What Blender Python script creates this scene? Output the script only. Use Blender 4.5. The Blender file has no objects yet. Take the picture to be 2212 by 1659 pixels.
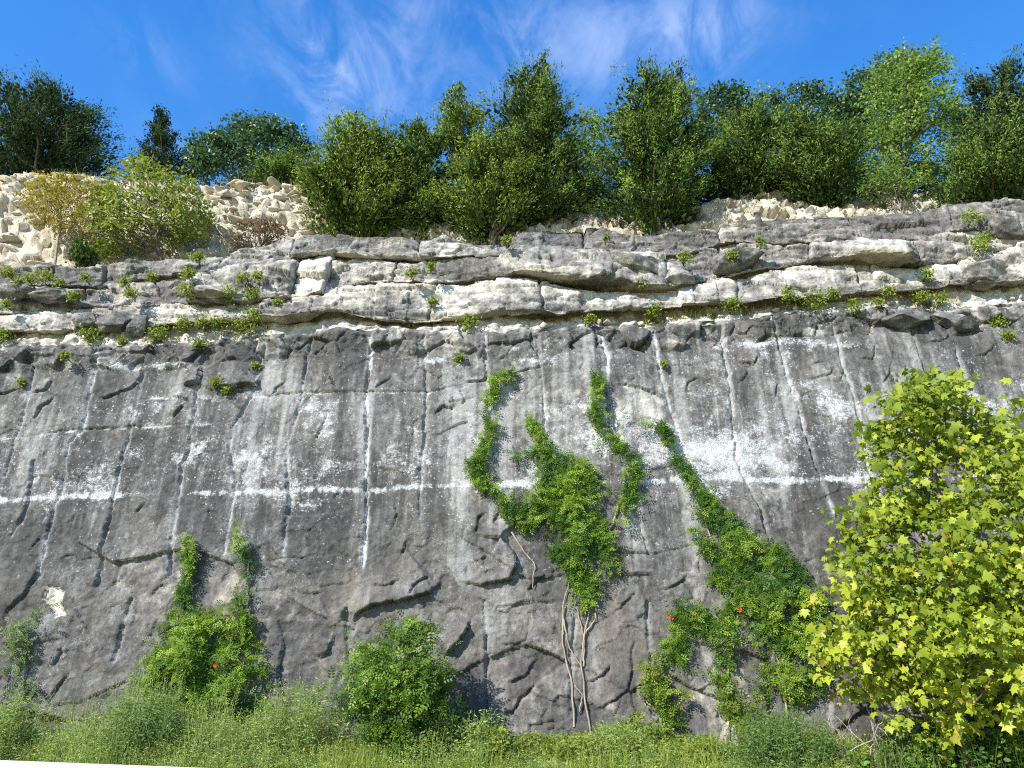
import bpy, math
import numpy as np
from mathutils import Vector
R = math.radians
scene = bpy.context.scene
col = scene.collection

# ------------------------------------------------------------------ camera, sky, sun, exposure
PITCH = R(20.0); CAMZ = 1.6; LENS = 27.2
FPX = 2212 * LENS / 36.0
cam_data = bpy.data.cameras.new('camera'); cam = bpy.data.objects.new('camera', cam_data)
col.objects.link(cam); scene.camera = cam
cam.location = (0, 0, CAMZ); cam.rotation_euler = (R(90) + PITCH, 0, 0)
cam_data.lens = LENS; cam_data.sensor_width = 36; cam_data.clip_end = 3000

SUN_DIR = Vector((0.55, 0.585, -0.60)).normalized()          # the way the light travels
to_sun = -SUN_DIR
SUN_EL = math.asin(to_sun.z); SUN_ROT = math.atan2(to_sun.x, to_sun.y)

def ray(px, py):
    a = (np.asarray(px, float) - 1106) / FPX; b = (829.5 - np.asarray(py, float)) / FPX
    c, s = math.cos(PITCH), math.sin(PITCH)
    return a, c - b * s, s + b * c
def at(px, py, Y):
    dx, dy, dz = ray(px, py); t = Y / dy
    return dx * t, CAMZ + dz * t

world = bpy.data.worlds.new('World'); scene.world = world; world.use_nodes = True
wt = world.node_tree; wt.nodes.clear()
def wn(t, **k):
    n = wt.nodes.new(t)
    for a, v in k.items(): setattr(n, a, v)
    return n
sky = wn('ShaderNodeTexSky', sky_type='NISHITA', sun_disc=False)
sky.sun_elevation = SUN_EL; sky.sun_rotation = SUN_ROT
sky.air_density = 1.5; sky.dust_density = 0.1; sky.ozone_density = 3.0; sky.altitude = 400
hs = wn('ShaderNodeHueSaturation'); hs.inputs['Hue'].default_value = .512; hs.inputs['Saturation'].default_value = 1.4; hs.inputs['Value'].default_value = 1.16
wt.links.new(sky.outputs[0], hs.inputs['Color'])
tc = wn('ShaderNodeTexCoord'); sep = wn('ShaderNodeSeparateXYZ'); wt.links.new(tc.outputs['Generated'], sep.inputs[0])
def wmath(op, a, b=None, c=None):
    n = wn('ShaderNodeMath', operation=op)
    for i, v in enumerate((a, b, c)):
        if v is None: continue
        if isinstance(v, (int, float)): n.inputs[i].default_value = v
        else: wt.links.new(v, n.inputs[i])
    return n.outputs[0]
zc = wmath('MAXIMUM', sep.outputs[2], 0.08)
cu = wmath('DIVIDE', sep.outputs[0], zc); cv = wmath('DIVIDE', sep.outputs[1], zc)
comb = wn('ShaderNodeCombineXYZ'); wt.links.new(cu, comb.inputs[0]); wt.links.new(cv, comb.inputs[1])
def wnoise(scale, stretch, rot, detail, rough, dist, loc=(0, 0, 0)):
    m = wn('ShaderNodeMapping'); m.inputs['Scale'].default_value = stretch; m.inputs['Rotation'].default_value = (0, 0, rot); m.inputs['Location'].default_value = loc
    wt.links.new(comb.outputs[0], m.inputs[0])
    n = wn('ShaderNodeTexNoise'); n.inputs['Scale'].default_value = scale; n.inputs['Detail'].default_value = detail
    n.inputs['Roughness'].default_value = rough; n.inputs['Distortion'].default_value = dist
    wt.links.new(m.outputs[0], n.inputs['Vector']); return n.outputs[0]
def wramp(v, a, b):
    n = wn('ShaderNodeMapRange', interpolation_type='SMOOTHSTEP'); n.inputs[1].default_value = a; n.inputs[2].default_value = b
    wt.links.new(v, n.inputs[0]); return n.outputs[0]
def wdir(px, py):
    dx, dy, dz = ray(px, py); return float(dx / dz), float(dy / dz)
cover = wramp(wnoise(1.1, (1, 1, 1), 0.3, 2, .5, 0.4, (3.1, 1.7, 0)), .58, .82)       # wisps go on beyond the frame
cover = wmath('MULTIPLY', cover, .3)
for px, py, rx, ry, k in ((690, 90, 80, 150, .95), (700, 240, 60, 120, .5), (910, 90, 120, 90, .65), (990, 40, 70, 40, .45), (1150, 80, 110, 100, .4), (1310, 120, 80, 90, .3), (1500, 80, 130, 110, .7), (830, 200, 160, 90, .35), (320, 120, 70, 60, .6), (540, 120, 70, 80, .55), (360, 260, 90, 90, .22), (1050, 190, 200, 80, .35), (1250, 40, 500, 50, .12)):
    u0, v0 = wdir(px, py); u1, _ = wdir(px + rx, py); _, v1 = wdir(px, py + ry)
    a = wmath('DIVIDE', wmath('SUBTRACT', cu, u0), abs(u1 - u0)); b = wmath('DIVIDE', wmath('SUBTRACT', cv, v0), abs(v1 - v0))
    d = wmath('ADD', wmath('MULTIPLY', a, a), wmath('MULTIPLY', b, b))
    cover = wmath('ADD', cover, wmath('MULTIPLY', wmath('POWER', 2.718, wmath('MULTIPLY', d, -0.9)), k))
w1 = wramp(wnoise(5.2, (1.5, .75, 1), -0.45, 10, .66, .55, (0.4, 2.2, 0)), .36, .70)
w2 = wramp(wnoise(1.6, (1.5, 1, 1), 0.2, 4, .55, .8, (5.2, 1.2, 0)), .3, .72)
cloud = wmath('MULTIPLY', wmath('MULTIPLY', w1, wmath('ADD', wmath('MULTIPLY', w2, .75), .25)), cover)
cloud = wmath('MINIMUM', wmath('MULTIPLY', cloud, .33), .36)
mixc = wn('ShaderNodeMix', data_type='RGBA'); wt.links.new(cloud, mixc.inputs[0]); wt.links.new(hs.outputs[0], mixc.inputs[6])
mixc.inputs[7].default_value = (8.4, 8.7, 9.2, 1)
bgn = wn('ShaderNodeBackground'); bgn.inputs['Strength'].default_value = 0.14
wt.links.new(mixc.outputs[2], bgn.inputs['Color'])
wo = wn('ShaderNodeOutputWorld'); wt.links.new(bgn.outputs[0], wo.inputs[0])

sd = bpy.data.lights.new('sun', 'SUN'); sd.energy = 5.0; sd.angle = R(0.53); sd.color = (1.0, 0.95, 0.86)
sun = bpy.data.objects.new('sun', sd); col.objects.link(sun); sun.location = (-20, -20, 30)
sun.rotation_euler = SUN_DIR.to_track_quat('-Z', 'Y').to_euler()
vs = scene.view_settings; vs.view_transform = 'Standard'; vs.look = 'None'; vs.gamma = 1.0; vs.use_curve_mapping = False
vs.exposure = 0.76
cy = scene.cycles; cy.max_bounces = 4; cy.diffuse_bounces = 2; cy.glossy_bounces = 1; cy.transmission_bounces = 3; cy.filter_width = 1.1; cy.use_denoising = False

# ------------------------------------------------------------------ helpers
rng = np.random.default_rng(7)
def smooth(a, b, x):
    t = np.clip((x - a) / (b - a), 0, 1); return t * t * (3 - 2 * t)
def hsh(ix, iy, seed):
    h = (ix.astype(np.int64) * 374761393 + iy.astype(np.int64) * 668265263 + seed * 2246822519) & 0xffffffff
    h = ((h ^ (h >> 13)) * 1274126177) & 0xffffffff
    h = ((h ^ (h >> 15)) * 2654435761) & 0xffffffff
    return (h ^ (h >> 16)) & 0xffffffff
def hf(ix, iy, seed): return hsh(ix, iy, seed) / 4294967296.0
def noise(x, y, seed=0):
    ix = np.floor(x); iy = np.floor(y); fx = x - ix; fy = y - iy
    ix = ix.astype(np.int64); iy = iy.astype(np.int64)
    u = fx * fx * fx * (fx * (fx * 6 - 15) + 10); v = fy * fy * fy * (fy * (fy * 6 - 15) + 10)
    def g(a, b):
        t = hf(ix + a, iy + b, seed) * (2 * math.pi); return np.cos(t) * (fx - a) + np.sin(t) * (fy - b)
    n0 = g(0, 0); n1 = g(1, 0); n2 = g(0, 1); n3 = g(1, 1)
    a = n0 + u * (n1 - n0); b = n2 + u * (n3 - n2)
    return 1.5 * (a + v * (b - a))
def fbm(x, y, o=4, seed=0, gain=.5):
    s = 0; a = 1.0
    for i in range(o):
        s = s + a * noise(x * 2 ** i + 17.3 * i, y * 2 ** i - 9.1 * i, seed + i); a *= gain
    return s
def voronoi(x, y, seed=0):
    ix = np.floor(x).astype(np.int64); iy = np.floor(y).astype(np.int64)
    f1 = np.full(x.shape, 9.0); f2 = np.full(x.shape, 9.0); dx = np.zeros_like(x); dy = np.zeros_like(x)
    cx = np.zeros(x.shape, np.int64); cy = np.zeros(x.shape, np.int64)
    for a in (-1, 0, 1):
        for b in (-1, 0, 1):
            jx = ix + a; jy = iy + b
            ex = x - (jx + hf(jx, jy, seed)); ey = y - (jy + hf(jx, jy, seed + 1)); d = np.sqrt(ex * ex + ey * ey)
            m = d < f1
            f2 = np.where(m, f1, np.minimum(f2, d)); f1 = np.where(m, d, f1)
            dx = np.where(m, ex, dx); dy = np.where(m, ey, dy); cx = np.where(m, jx, cx); cy = np.where(m, jy, cy)
    return f1, f2, dx, dy, cx, cy
def facet(x, y, sx, sy, seed, tilt=1.0, warp=.25):
    wx = x / sx + warp * fbm(x / sx * .9, y / sy * .9, 3, seed + 50); wy = y / sy + warp * fbm(x / sx * .9, y / sy * .9, 3, seed + 60)
    f1, f2, dx, dy, cx, cy = voronoi(wx, wy, seed)
    return (hf(cx, cy, seed + 3) - .5) + tilt * ((hf(cx, cy, seed + 4) - .5) * dx + (hf(cx, cy, seed + 5) - .5) * dy), f2 - f1

def mesh_np(name, V, F, mat, parent=None, attrs=None, smooth_shade=True, link=True):
    me = bpy.data.meshes.new(name)
    V = np.ascontiguousarray(V, np.float32); F = np.ascontiguousarray(F, np.int32)
    k = F.shape[1]; n = len(F)
    me.vertices.add(len(V)); me.vertices.foreach_set('co', V.ravel())
    me.loops.add(n * k); me.loops.foreach_set('vertex_index', F.ravel())
    me.polygons.add(n); me.polygons.foreach_set('loop_start', np.arange(0, n * k, k, dtype=np.int32))
    try: me.polygons.foreach_set('loop_total', np.full(n, k, np.int32))
    except Exception: pass
    me.update(calc_edges=True)
    if smooth_shade: me.polygons.foreach_set('use_smooth', np.ones(n, bool))
    for an, av in (attrs or {}).items():
        if av.ndim == 2:
            at_ = me.attributes.new(an, 'FLOAT_COLOR', 'POINT'); c4 = np.ones((len(V), 4), np.float32); c4[:, :av.shape[1]] = av
            at_.data.foreach_set('color', c4.ravel())
        else:
            at_ = me.attributes.new(an, 'FLOAT', 'POINT'); at_.data.foreach_set('value', np.ascontiguousarray(av, np.float32))
    if mat: me.materials.append(mat)
    o = bpy.data.objects.new(name, me)
    if link: col.objects.link(o)
    if parent: o.parent = parent
    return o
def tag(o, label=None, cat=None, group=None, kind=None):
    if label: o['label'] = label
    if cat: o['category'] = cat
    if group: o['group'] = group
    if kind: o['kind'] = kind
    return o
def empty(name, loc, label=None, cat=None, group=None, kind=None):
    o = bpy.data.objects.new(name, None); col.objects.link(o); o.location = loc; o.empty_display_size = .2
    bpy_roots.append(o); return tag(o, label, cat, group, kind)
bpy_roots = []
def child(o, root):      # V of o is in world space
    o.parent = root; o.matrix_parent_inverse.identity(); o.location = -Vector(root.location); return o
def grid_faces(nr, nc):
    i = np.arange(nr - 1)[:, None] * nc + np.arange(nc - 1)[None, :]
    return np.stack([i, i + 1, i + nc + 1, i + nc], -1).reshape(-1, 4)

def tube_np(pts, rad, sides=7):
    pts = np.asarray(pts, float); n = len(pts); rad = np.broadcast_to(np.asarray(rad, float), (n,))
    t = np.gradient(pts, axis=0); t /= np.linalg.norm(t, axis=1, keepdims=True) + 1e-9
    ref = np.where(np.abs(t[:, 2:3]) < .9, np.array([[0, 0, 1.]]), np.array([[1., 0, 0]]))
    a = np.cross(t, ref); a /= np.linalg.norm(a, axis=1, keepdims=True) + 1e-9; b = np.cross(t, a)
    th = np.linspace(0, 2 * math.pi, sides, endpoint=False)
    V = pts[:, None] + rad[:, None, None] * (np.cos(th)[None, :, None] * a[:, None] + np.sin(th)[None, :, None] * b[:, None])
    i = np.arange(n - 1)[:, None] * sides; j = np.arange(sides)[None]; j2 = (j + 1) % sides
    F = np.stack([i + j, i + j2, i + sides + j2, i + sides + j], -1).reshape(-1, 4)
    return V.reshape(-1, 3), F
def join_np(parts):
    Vs, Fs, k = [], [], 0
    for V, F in parts: Vs.append(V); Fs.append(F + k); k += len(V)
    return np.concatenate(Vs), np.concatenate(Fs)
def wobble(p0, p1, n, amp, r):
    t = np.linspace(0, 1, n)[:, None]; p = np.asarray(p0)[None] * (1 - t) + np.asarray(p1)[None] * t
    p[1:-1] += r.normal(0, amp, (n - 2, 3)); return p

# ------------------------------------------------------------------ materials
def new_mat(name):
    m = bpy.data.materials.new(name); m.use_nodes = True; nt = m.node_tree; nt.nodes.clear()
    out = nt.nodes.new('ShaderNodeOutputMaterial'); return m, nt, out
class NT:
    def __init__(s, nt): s.nt = nt
    def n(s, t, **k):
        n = s.nt.nodes.new(t)
        for a, v in k.items(): setattr(n, a, v)
        return n
    def set(s, sock, v):
        if hasattr(v, 'is_output'): s.nt.links.new(v, sock)
        elif isinstance(v, tuple) and len(v) == 3 and sock.type == 'RGBA': sock.default_value = (*v, 1)
        else: sock.default_value = v
    def math(s, op, a, b=0.0, clamp=False):
        n = s.n('ShaderNodeMath', operation=op, use_clamp=clamp); s.set(n.inputs[0], a); s.set(n.inputs[1], b); return n.outputs[0]
    def noise(s, vec, scale, detail=4, rough=.55, dist=0, stretch=(1, 1, 1)):
        m = s.n('ShaderNodeMapping'); m.inputs['Scale'].default_value = stretch; s.set(m.inputs[0], vec)
        n = s.n('ShaderNodeTexNoise'); s.set(n.inputs['Vector'], m.outputs[0]); n.inputs['Scale'].default_value = scale
        n.inputs['Detail'].default_value = detail; n.inputs['Roughness'].default_value = rough; n.inputs['Distortion'].default_value = dist
        return n.outputs[0]
    def ramp(s, v, a, b, lo=0.0, hi=1.0):
        n = s.n('ShaderNodeMapRange', interpolation_type='SMOOTHSTEP'); s.set(n.inputs[0], v); s.set(n.inputs[1], a); s.set(n.inputs[2], b)
        s.set(n.inputs[3], lo); s.set(n.inputs[4], hi); return n.outputs[0]
    def mix(s, f, a, b, mode='MIX'):
        n = s.n('ShaderNodeMix', data_type='RGBA', blend_type=mode); s.set(n.inputs[0], f); s.set(n.inputs[6], a); s.set(n.inputs[7], b); return n.outputs[2]
    def attr(s, name):
        return s.n('ShaderNodeAttribute', attribute_name=name)
def rock_material():
    m, nt, out = new_mat('weathered_limestone'); g = NT(nt)
    P = g.n('ShaderNodeNewGeometry').outputs['Position']
    a = g.attr('mask'); sp = g.n('ShaderNodeSeparateColor'); nt.links.new(a.outputs['Color'], sp.inputs[0])
    pale, lich, warm = sp.outputs[0], sp.outputs[1], sp.outputs[2]
    streak = a.outputs['Alpha']
    big = g.noise(P, .9, 4, .6); mid = g.noise(P, 4.5, 5, .62); fine = g.noise(P, 26, 4, .7); vfine = g.noise(P, 90, 2, .6)
    vst = g.noise(P, 5.5, 5, .6, .3, (1, 1, .16)); vst2 = g.noise(P, 16, 4, .6, .2, (1, 1, .1))
    mot = g.noise(P, 7.5, 7, .76, .5); mot2 = g.noise(P, 2.2, 5, .66, .4); vein = g.noise(P, 5, 4, .6, 1.6)
    grey = g.mix(g.ramp(mot, .34, .68), (.050, .047, .044), (.20, .194, .184))
    grey = g.mix(g.ramp(mot2, .36, .66, 0, .75), grey, g.mix(g.ramp(fine, .35, .65), (.072, .069, .066), (.156, .151, .144)))
    grey = g.mix(g.ramp(vst, .48, .68, 0, .75), grey, (.040, .038, .036))
    grey = g.mix(g.ramp(vst2, .52, .75, 0, .5), grey, (.25, .247, .242))
    vst3 = g.noise(P, 3.4, 4, .6, .15, (1, 1, .05))
    grey = g.mix(g.math('MULTIPLY', g.ramp(vst3, .58, .70), g.ramp(mot, .36, .62, 0, .75)), grey, (.36, .357, .35))
    vn = g.math('ABSOLUTE', g.math('SUBTRACT', vein, .5))
    grey = g.mix(g.math('MULTIPLY', g.ramp(vn, .022, .004), g.ramp(mot2, .45, .62, 0, .6)), grey, (.42, .415, .405))
    grey = g.mix(g.math('MULTIPLY', warm, g.ramp(big, .3, .65, .35, 1)), grey, (.185, .158, .128))
    palec = g.mix(g.ramp(mid, .32, .68), (.40, .38, .335), (.66, .63, .565))
    palec = g.mix(g.ramp(fine, .56, .74, 0, .3), palec, (.22, .215, .2))
    palec = g.mix(g.math('MULTIPLY', warm, .75), palec, (.52, .42, .29))
    pm = g.math('ADD', pale, g.math('MULTIPLY', g.math('SUBTRACT', mid, .5), 1.5))
    pm = g.math('ADD', pm, g.math('MULTIPLY', g.math('SUBTRACT', fine, .5), .4))
    c = g.mix(g.ramp(pm, .08, .95), grey, palec)
    tn = g.attr('tone').outputs['Fac']
    c = g.mix(g.ramp(tn, 0.0, -.55, 0, .72), c, g.mix(g.ramp(mot, .35, .65), (.032, .031, .030), (.070, .067, .064)))
    c = g.mix(g.math('MULTIPLY', g.ramp(tn, 0.02, .55, 0, .8), g.ramp(mot, .3, .62, .35, 1)), c, (.37, .363, .345))
    # lichen crust: specks whose density follows the mask
    v = g.n('ShaderNodeTexVoronoi', feature='F1'); v.inputs['Scale'].default_value = 30; v.inputs['Randomness'].default_value = 1
    wv = g.n('ShaderNodeVectorMath', operation='ADD'); nt.links.new(P, wv.inputs[0])
    cn = g.n('ShaderNodeTexNoise'); cn.inputs['Scale'].default_value = 30; nt.links.new(P, cn.inputs['Vector'])
    sc = g.n('ShaderNodeVectorMath', operation='SCALE'); sc.inputs['Scale'].default_value = .035; nt.links.new(cn.outputs['Color'], sc.inputs[0]); nt.links.new(sc.outputs[0], wv.inputs[1])
    nt.links.new(wv.outputs[0], v.inputs['Vector'])
    rc = g.n('ShaderNodeSeparateColor'); nt.links.new(v.outputs['Color'], rc.inputs[0])
    li = g.math('ADD', lich, g.math('MULTIPLY', g.math('SUBTRACT', mid, .5), 1.1))
    li = g.math('MULTIPLY', li, g.ramp(big, .25, .6, .55, 1.15))
    on = g.ramp(g.math('SUBTRACT', g.math('MULTIPLY', li, .55), rc.outputs[0]), 0.0, .12)
    spot = g.math('MULTIPLY', on, g.ramp(v.outputs['Distance'], g.math('ADD', g.math('MULTIPLY', rc.outputs[1], .5), .12), g.math('MULTIPLY', rc.outputs[1], .25)))
    n1 = g.noise(P, 17, 6, .76, .6, (1, 1, 1.3)); n2 = g.noise(P, 6.5, 5, .72, .9, (1, 1, 1.9)); n3 = g.noise(P, 60, 5, .7, .4); n4 = g.noise(P, 11, 5, .7, .8, (1, 1, .35))
    c = g.mix(g.ramp(g.math('ADD', g.math('MULTIPLY', li, .55), n2), .84, 1.08, 0, .4), c, (.36, .36, .36))
    c = g.mix(g.ramp(g.math('ADD', g.math('MULTIPLY', li, .35), n4), .74, .9, 0, .45), c, (.42, .42, .415))
    crust = g.ramp(g.math('ADD', g.math('MULTIPLY', li, .36), n1), .77, .86, 0, 1)
    c = g.mix(g.math('MULTIPLY', crust, g.ramp(n3, .42, .58, .12, .95)), c, (.64, .64, .63))
    c = g.mix(g.math('MULTIPLY', spot, .5), c, (.66, .66, .64))
    sm = g.math('MULTIPLY', streak, g.ramp(g.noise(P, 14, 4, .6, .2, (1, 1, .3)), .25, .6))
    sm = g.math('MULTIPLY', sm, g.ramp(n1, .3, .58, .35, 1))
    c = g.mix(g.math('MULTIPLY', sm, .75), c, (.5, .495, .485))
    c = g.mix(g.ramp(vfine, .32, .6, .28, 0), c, (.045, .045, .047))
    b = g.n('ShaderNodeBump'); b.inputs['Strength'].default_value = .6; b.inputs['Distance'].default_value = .035
    hgt = g.math('ADD', g.math('MULTIPLY', mot, 1.1), g.math('ADD', g.math('MULTIPLY', fine, .8), g.math('MULTIPLY', vfine, .35))); nt.links.new(hgt, b.inputs['Height'])
    p = g.n('ShaderNodeBsdfPrincipled'); nt.links.new(c, p.inputs['Base Color']); p.inputs['Roughness'].default_value = .9
    p.inputs['Specular IOR Level'].default_value = .25; nt.links.new(b.outputs[0], p.inputs['Normal'])
    nt.links.new(p.outputs[0], out.inputs[0]); return m
def stone_material(name, c1, c2, dirt):
    m, nt, out = new_mat(name); g = NT(nt)
    P = g.n('ShaderNodeNewGeometry').outputs['Position']; oi = g.n('ShaderNodeObjectInfo')
    mid = g.noise(P, 5, 5, .6); fine = g.noise(P, 30, 5, .65)
    c = g.mix(g.ramp(mid, .3, .7), c1, c2)
    c = g.mix(g.math('MULTIPLY', oi.outputs['Random'], .45), c, tuple(x * .62 for x in c1))
    c = g.mix(g.ramp(fine, .5, .75, 0, .5), c, dirt)
    b = g.n('ShaderNodeBump'); b.inputs['Strength'].default_value = .6; b.inputs['Distance'].default_value = .03; nt.links.new(fine, b.inputs['Height'])
    p = g.n('ShaderNodeBsdfPrincipled'); nt.links.new(c, p.inputs['Base Color']); p.inputs['Roughness'].default_value = .92
    p.inputs['Specular IOR Level'].default_value = .2; nt.links.new(b.outputs[0], p.inputs['Normal']); nt.links.new(p.outputs[0], out.inputs[0]); return m
def leaf_material(name, dark, light, accent=None, trans=.3, rough=.5, spec=.35):
    m, nt, out = new_mat(name); g = NT(nt)
    t = g.attr('tint').outputs['Fac']
    oi = g.n('ShaderNodeObjectInfo')
    t2 = g.math('ADD', t, g.math('MULTIPLY', g.math('SUBTRACT', oi.outputs['Random'], .5), .0))
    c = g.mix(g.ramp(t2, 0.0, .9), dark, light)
    if accent: c = g.mix(g.ramp(t2, .9, 1.0), c, accent)
    p = g.n('ShaderNodeBsdfPrincipled'); nt.links.new(c, p.inputs['Base Color']); p.inputs['Roughness'].default_value = rough; p.inputs['Specular IOR Level'].default_value = spec
    tr = g.n('ShaderNodeBsdfTranslucent'); nt.links.new(g.mix(.35, c, tuple(min(1, x * 1.6) for x in light)), tr.inputs['Color'])
    mx = g.n('ShaderNodeMixShader'); mx.inputs[0].default_value = trans; nt.links.new(p.outputs[0], mx.inputs[1]); nt.links.new(tr.outputs[0], mx.inputs[2])
    nt.links.new(mx.outputs[0], out.inputs[0]); return m
def plain_noise(name, c1, c2, scale=6, bump=.4, rough=.9, stretch=(1, 1, 1)):
    m, nt, out = new_mat(name); g = NT(nt)
    P = g.n('ShaderNodeNewGeometry').outputs['Position']; f = g.noise(P, scale, 6, .62, 0, stretch); f2 = g.noise(P, scale * 7, 4, .6, 0, stretch)
    c = g.mix(g.ramp(f, .3, .7), c1, c2); c = g.mix(g.ramp(f2, .5, .8, 0, .35), c, tuple(x * .5 for x in c1))
    b = g.n('ShaderNodeBump'); b.inputs['Strength'].default_value = bump; b.inputs['Distance'].default_value = .02; nt.links.new(f2, b.inputs['Height'])
    p = g.n('ShaderNodeBsdfPrincipled'); nt.links.new(c, p.inputs['Base Color']); p.inputs['Roughness'].default_value = rough; p.inputs['Specular IOR Level'].default_value = .25
    nt.links.new(b.outputs[0], p.inputs['Normal']); nt.links.new(p.outputs[0], out.inputs[0]); return m

M = {}
M['rock'] = rock_material()
M['cream'] = stone_material('cream_limestone', (.42, .365, .265), (.64, .58, .46), (.22, .175, .115))
M['bankdirt'] = stone_material('bank_dirt', (.34, .29, .215), (.60, .555, .46), (.18, .14, .095))
M['greystone'] = stone_material('grey_limestone', (.22, .21, .19), (.42, .40, .36), (.12, .11, .10))
M['cedar'] = leaf_material('cedar_green', (.028, .056, .012), (.19, .275, .045), trans=.12, rough=.75, spec=.12)
M['cedar_dark'] = leaf_material('cedar_dark_green', (.016, .034, .012), (.09, .14, .04), trans=.1, rough=.75, spec=.12)
M['cedar_olive'] = leaf_material('cedar_olive', (.034, .062, .012), (.235, .31, .04), trans=.12, rough=.75, spec=.12)
M['oak'] = leaf_material('oak_leaf', (.032, .075, .022), (.10, .18, .055), trans=.25, rough=.4, spec=.4)
M['light'] = leaf_material('light_green_leaf', (.07, .13, .022), (.20, .30, .045), trans=.38)
M['yellowgreen'] = leaf_material('yellow_green_leaf', (.12, .17, .022), (.29, .34, .045), trans=.38)
M['olive'] = leaf_material('turning_leaf', (.17, .145, .012), (.40, .33, .022), trans=.35)
M['sumac'] = leaf_material('reddish_leaf', (.09, .06, .03), (.20, .14, .06), (.38, .04, .04), trans=.3)
M['sycamore'] = leaf_material('sycamore_leaf', (.11, .165, .014), (.36, .41, .035), (.43, .34, .06), trans=.3, rough=.5, spec=.3)
M['vine'] = leaf_material('trumpet_vine_leaf', (.045, .115, .016), (.27, .38, .035), trans=.38, rough=.5, spec=.25)
M['bush'] = leaf_material('bush_leaf', (.034, .085, .013), (.19, .29, .033), trans=.3, rough=.5, spec=.25)
M['weed'] = leaf_material('weed_leaf', (.085, .15, .03), (.34, .42, .10), (.60, .55, .06), trans=.35)
M['grass'] = leaf_material('grass_blade', (.18, .25, .04), (.46, .52, .09), (.52, .46, .2), trans=.35)
M['drygrass'] = leaf_material('dry_grass_blade', (.20, .18, .06), (.36, .32, .12), (.16, .2, .03), trans=.3)
M['foxtail'] = leaf_material('foxtail_grass_blade', (.05, .085, .025), (.15, .20, .055), (.33, .31, .16), trans=.3)
M['feather'] = leaf_material('feathery_leaf', (.07, .13, .03), (.17, .25, .06), trans=.3)
M['petal'] = leaf_material('orange_petal', (.62, .10, .02), (.75, .17, .03), trans=.3)
M['white_petal'] = leaf_material('white_petal', (.6, .6, .55), (.75, .75, .7), trans=.2)
M['bark'] = plain_noise('grey_brown_bark', (.09, .072, .055), (.2, .17, .14), 14, .8, .95, (1, 1, .25))
M['vinestem'] = plain_noise('pale_vine_bark', (.24, .19, .14), (.42, .35, .27), 18, .6, .95, (1, 1, .2))
M['deadwood'] = plain_noise('dead_wood', (.26, .22, .17), (.46, .40, .32), 18, .6, .95)
M['soil'] = plain_noise('roadside_soil', (.17, .18, .05), (.34, .33, .11), 3, .6)
M['concrete'] = plain_noise('pale_concrete', (.62, .61, .58), (.78, .77, .74), 3, .2, .85)
M['asphalt'] = plain_noise('asphalt', (.045, .045, .046), (.065, .065, .065), 9, .3)

# ------------------------------------------------------------------ cliff lines traced on the photograph, turned into metres
WALL_Y, WALL_Z, LEAN = 12.0, 0.5, math.tan(R(8))
def wall_y(z): return WALL_Y + (z - WALL_Z) * LEAN
def wall_pt(px, py):
    dx, dy, dz = ray(px, py)
    t = (WALL_Y + (CAMZ - WALL_Z) * LEAN) / (dy - dz * LEAN)
    return dx * t, CAMZ + dz * t
L0 = [(0,748),(100,742),(200,742),(290,745),(400,738),(480,728),(560,722),(640,715),(740,708),(860,706),(1000,712),(1060,715),(1130,712),(1250,700),(1340,700),(1400,705),(1480,695),(1560,690),(1640,680),(1720,670),(1800,672),(1900,662),(2000,662),(2060,668),(2140,658),(2212,650)]
L1 = [(0,712),(100,715),(170,708),(230,700),(300,700),(400,694),(480,688),(600,690),(735,670),(790,685),(850,692),(940,694),(1020,684),(1060,676),(1130,672),(1200,680),(1280,668),(1400,664),(1500,656),(1600,648),(1700,640),(1780,634),(1900,626),(2000,622),(2060,614),(2140,612),(2212,602)]
L2 = [(0,668),(100,662),(200,652),(300,648),(420,650),(520,650),(600,640),(700,630),(760,606),(830,600),(900,602),(1000,602),(1080,596),(1130,590),(1200,603),(1330,618),(1420,620),(1490,610),(1560,590),(1640,574),(1700,562),(1780,552),(1860,552),(1920,566),(1990,570),(2060,560),(2140,540),(2212,524)]
L2b = [(0,612),(100,612),(200,606),(300,592),(400,582),(480,575),(560,560),(640,545),(700,538),(760,541),(850,546),(920,552),(1000,548),(1080,542),(1120,528),(1200,526),(1300,530),(1400,537),(1470,540),(1530,522),(1600,512),(1680,518),(1780,512),(1880,506),(1980,508),(2080,492),(2212,478)]
L3 = [(0,575),(80,568),(170,570),(230,560),(300,550),(380,545),(440,542),(520,530),(580,520),(620,506),(700,500),(780,505),(850,503),(900,508),(960,506),(1040,520),(1090,515),(1120,492),(1180,476),(1240,472),(1300,476),(1340,485),(1400,495),(1470,490),(1560,478),(1620,466),(1700,460),(1780,456),(1850,452),(1920,446),(2000,440),(2100,428),(2212,420)]
YB1, YB2, YB3 = 12.98, 13.06, 13.16
def line_fn(pts, Y=None):
    p = np.array(pts, float)
    if Y is None: x, z = wall_pt(p[:, 0], p[:, 1])
    else: x, z = at(p[:, 0], p[:, 1], Y)
    return lambda q: np.interp(q, x, z)
z0 = line_fn(L0); z1 = line_fn(L1, YB1); z2 = line_fn(L2, YB2); z2b = line_fn(L2b, YB3); z3 = line_fn(L3, YB3 + .12)

cliff = empty('cliff', (0, 12, .4), 'tall grey limestone road cut with bedded ledges above a drilled face', None, kind='structure')

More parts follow.
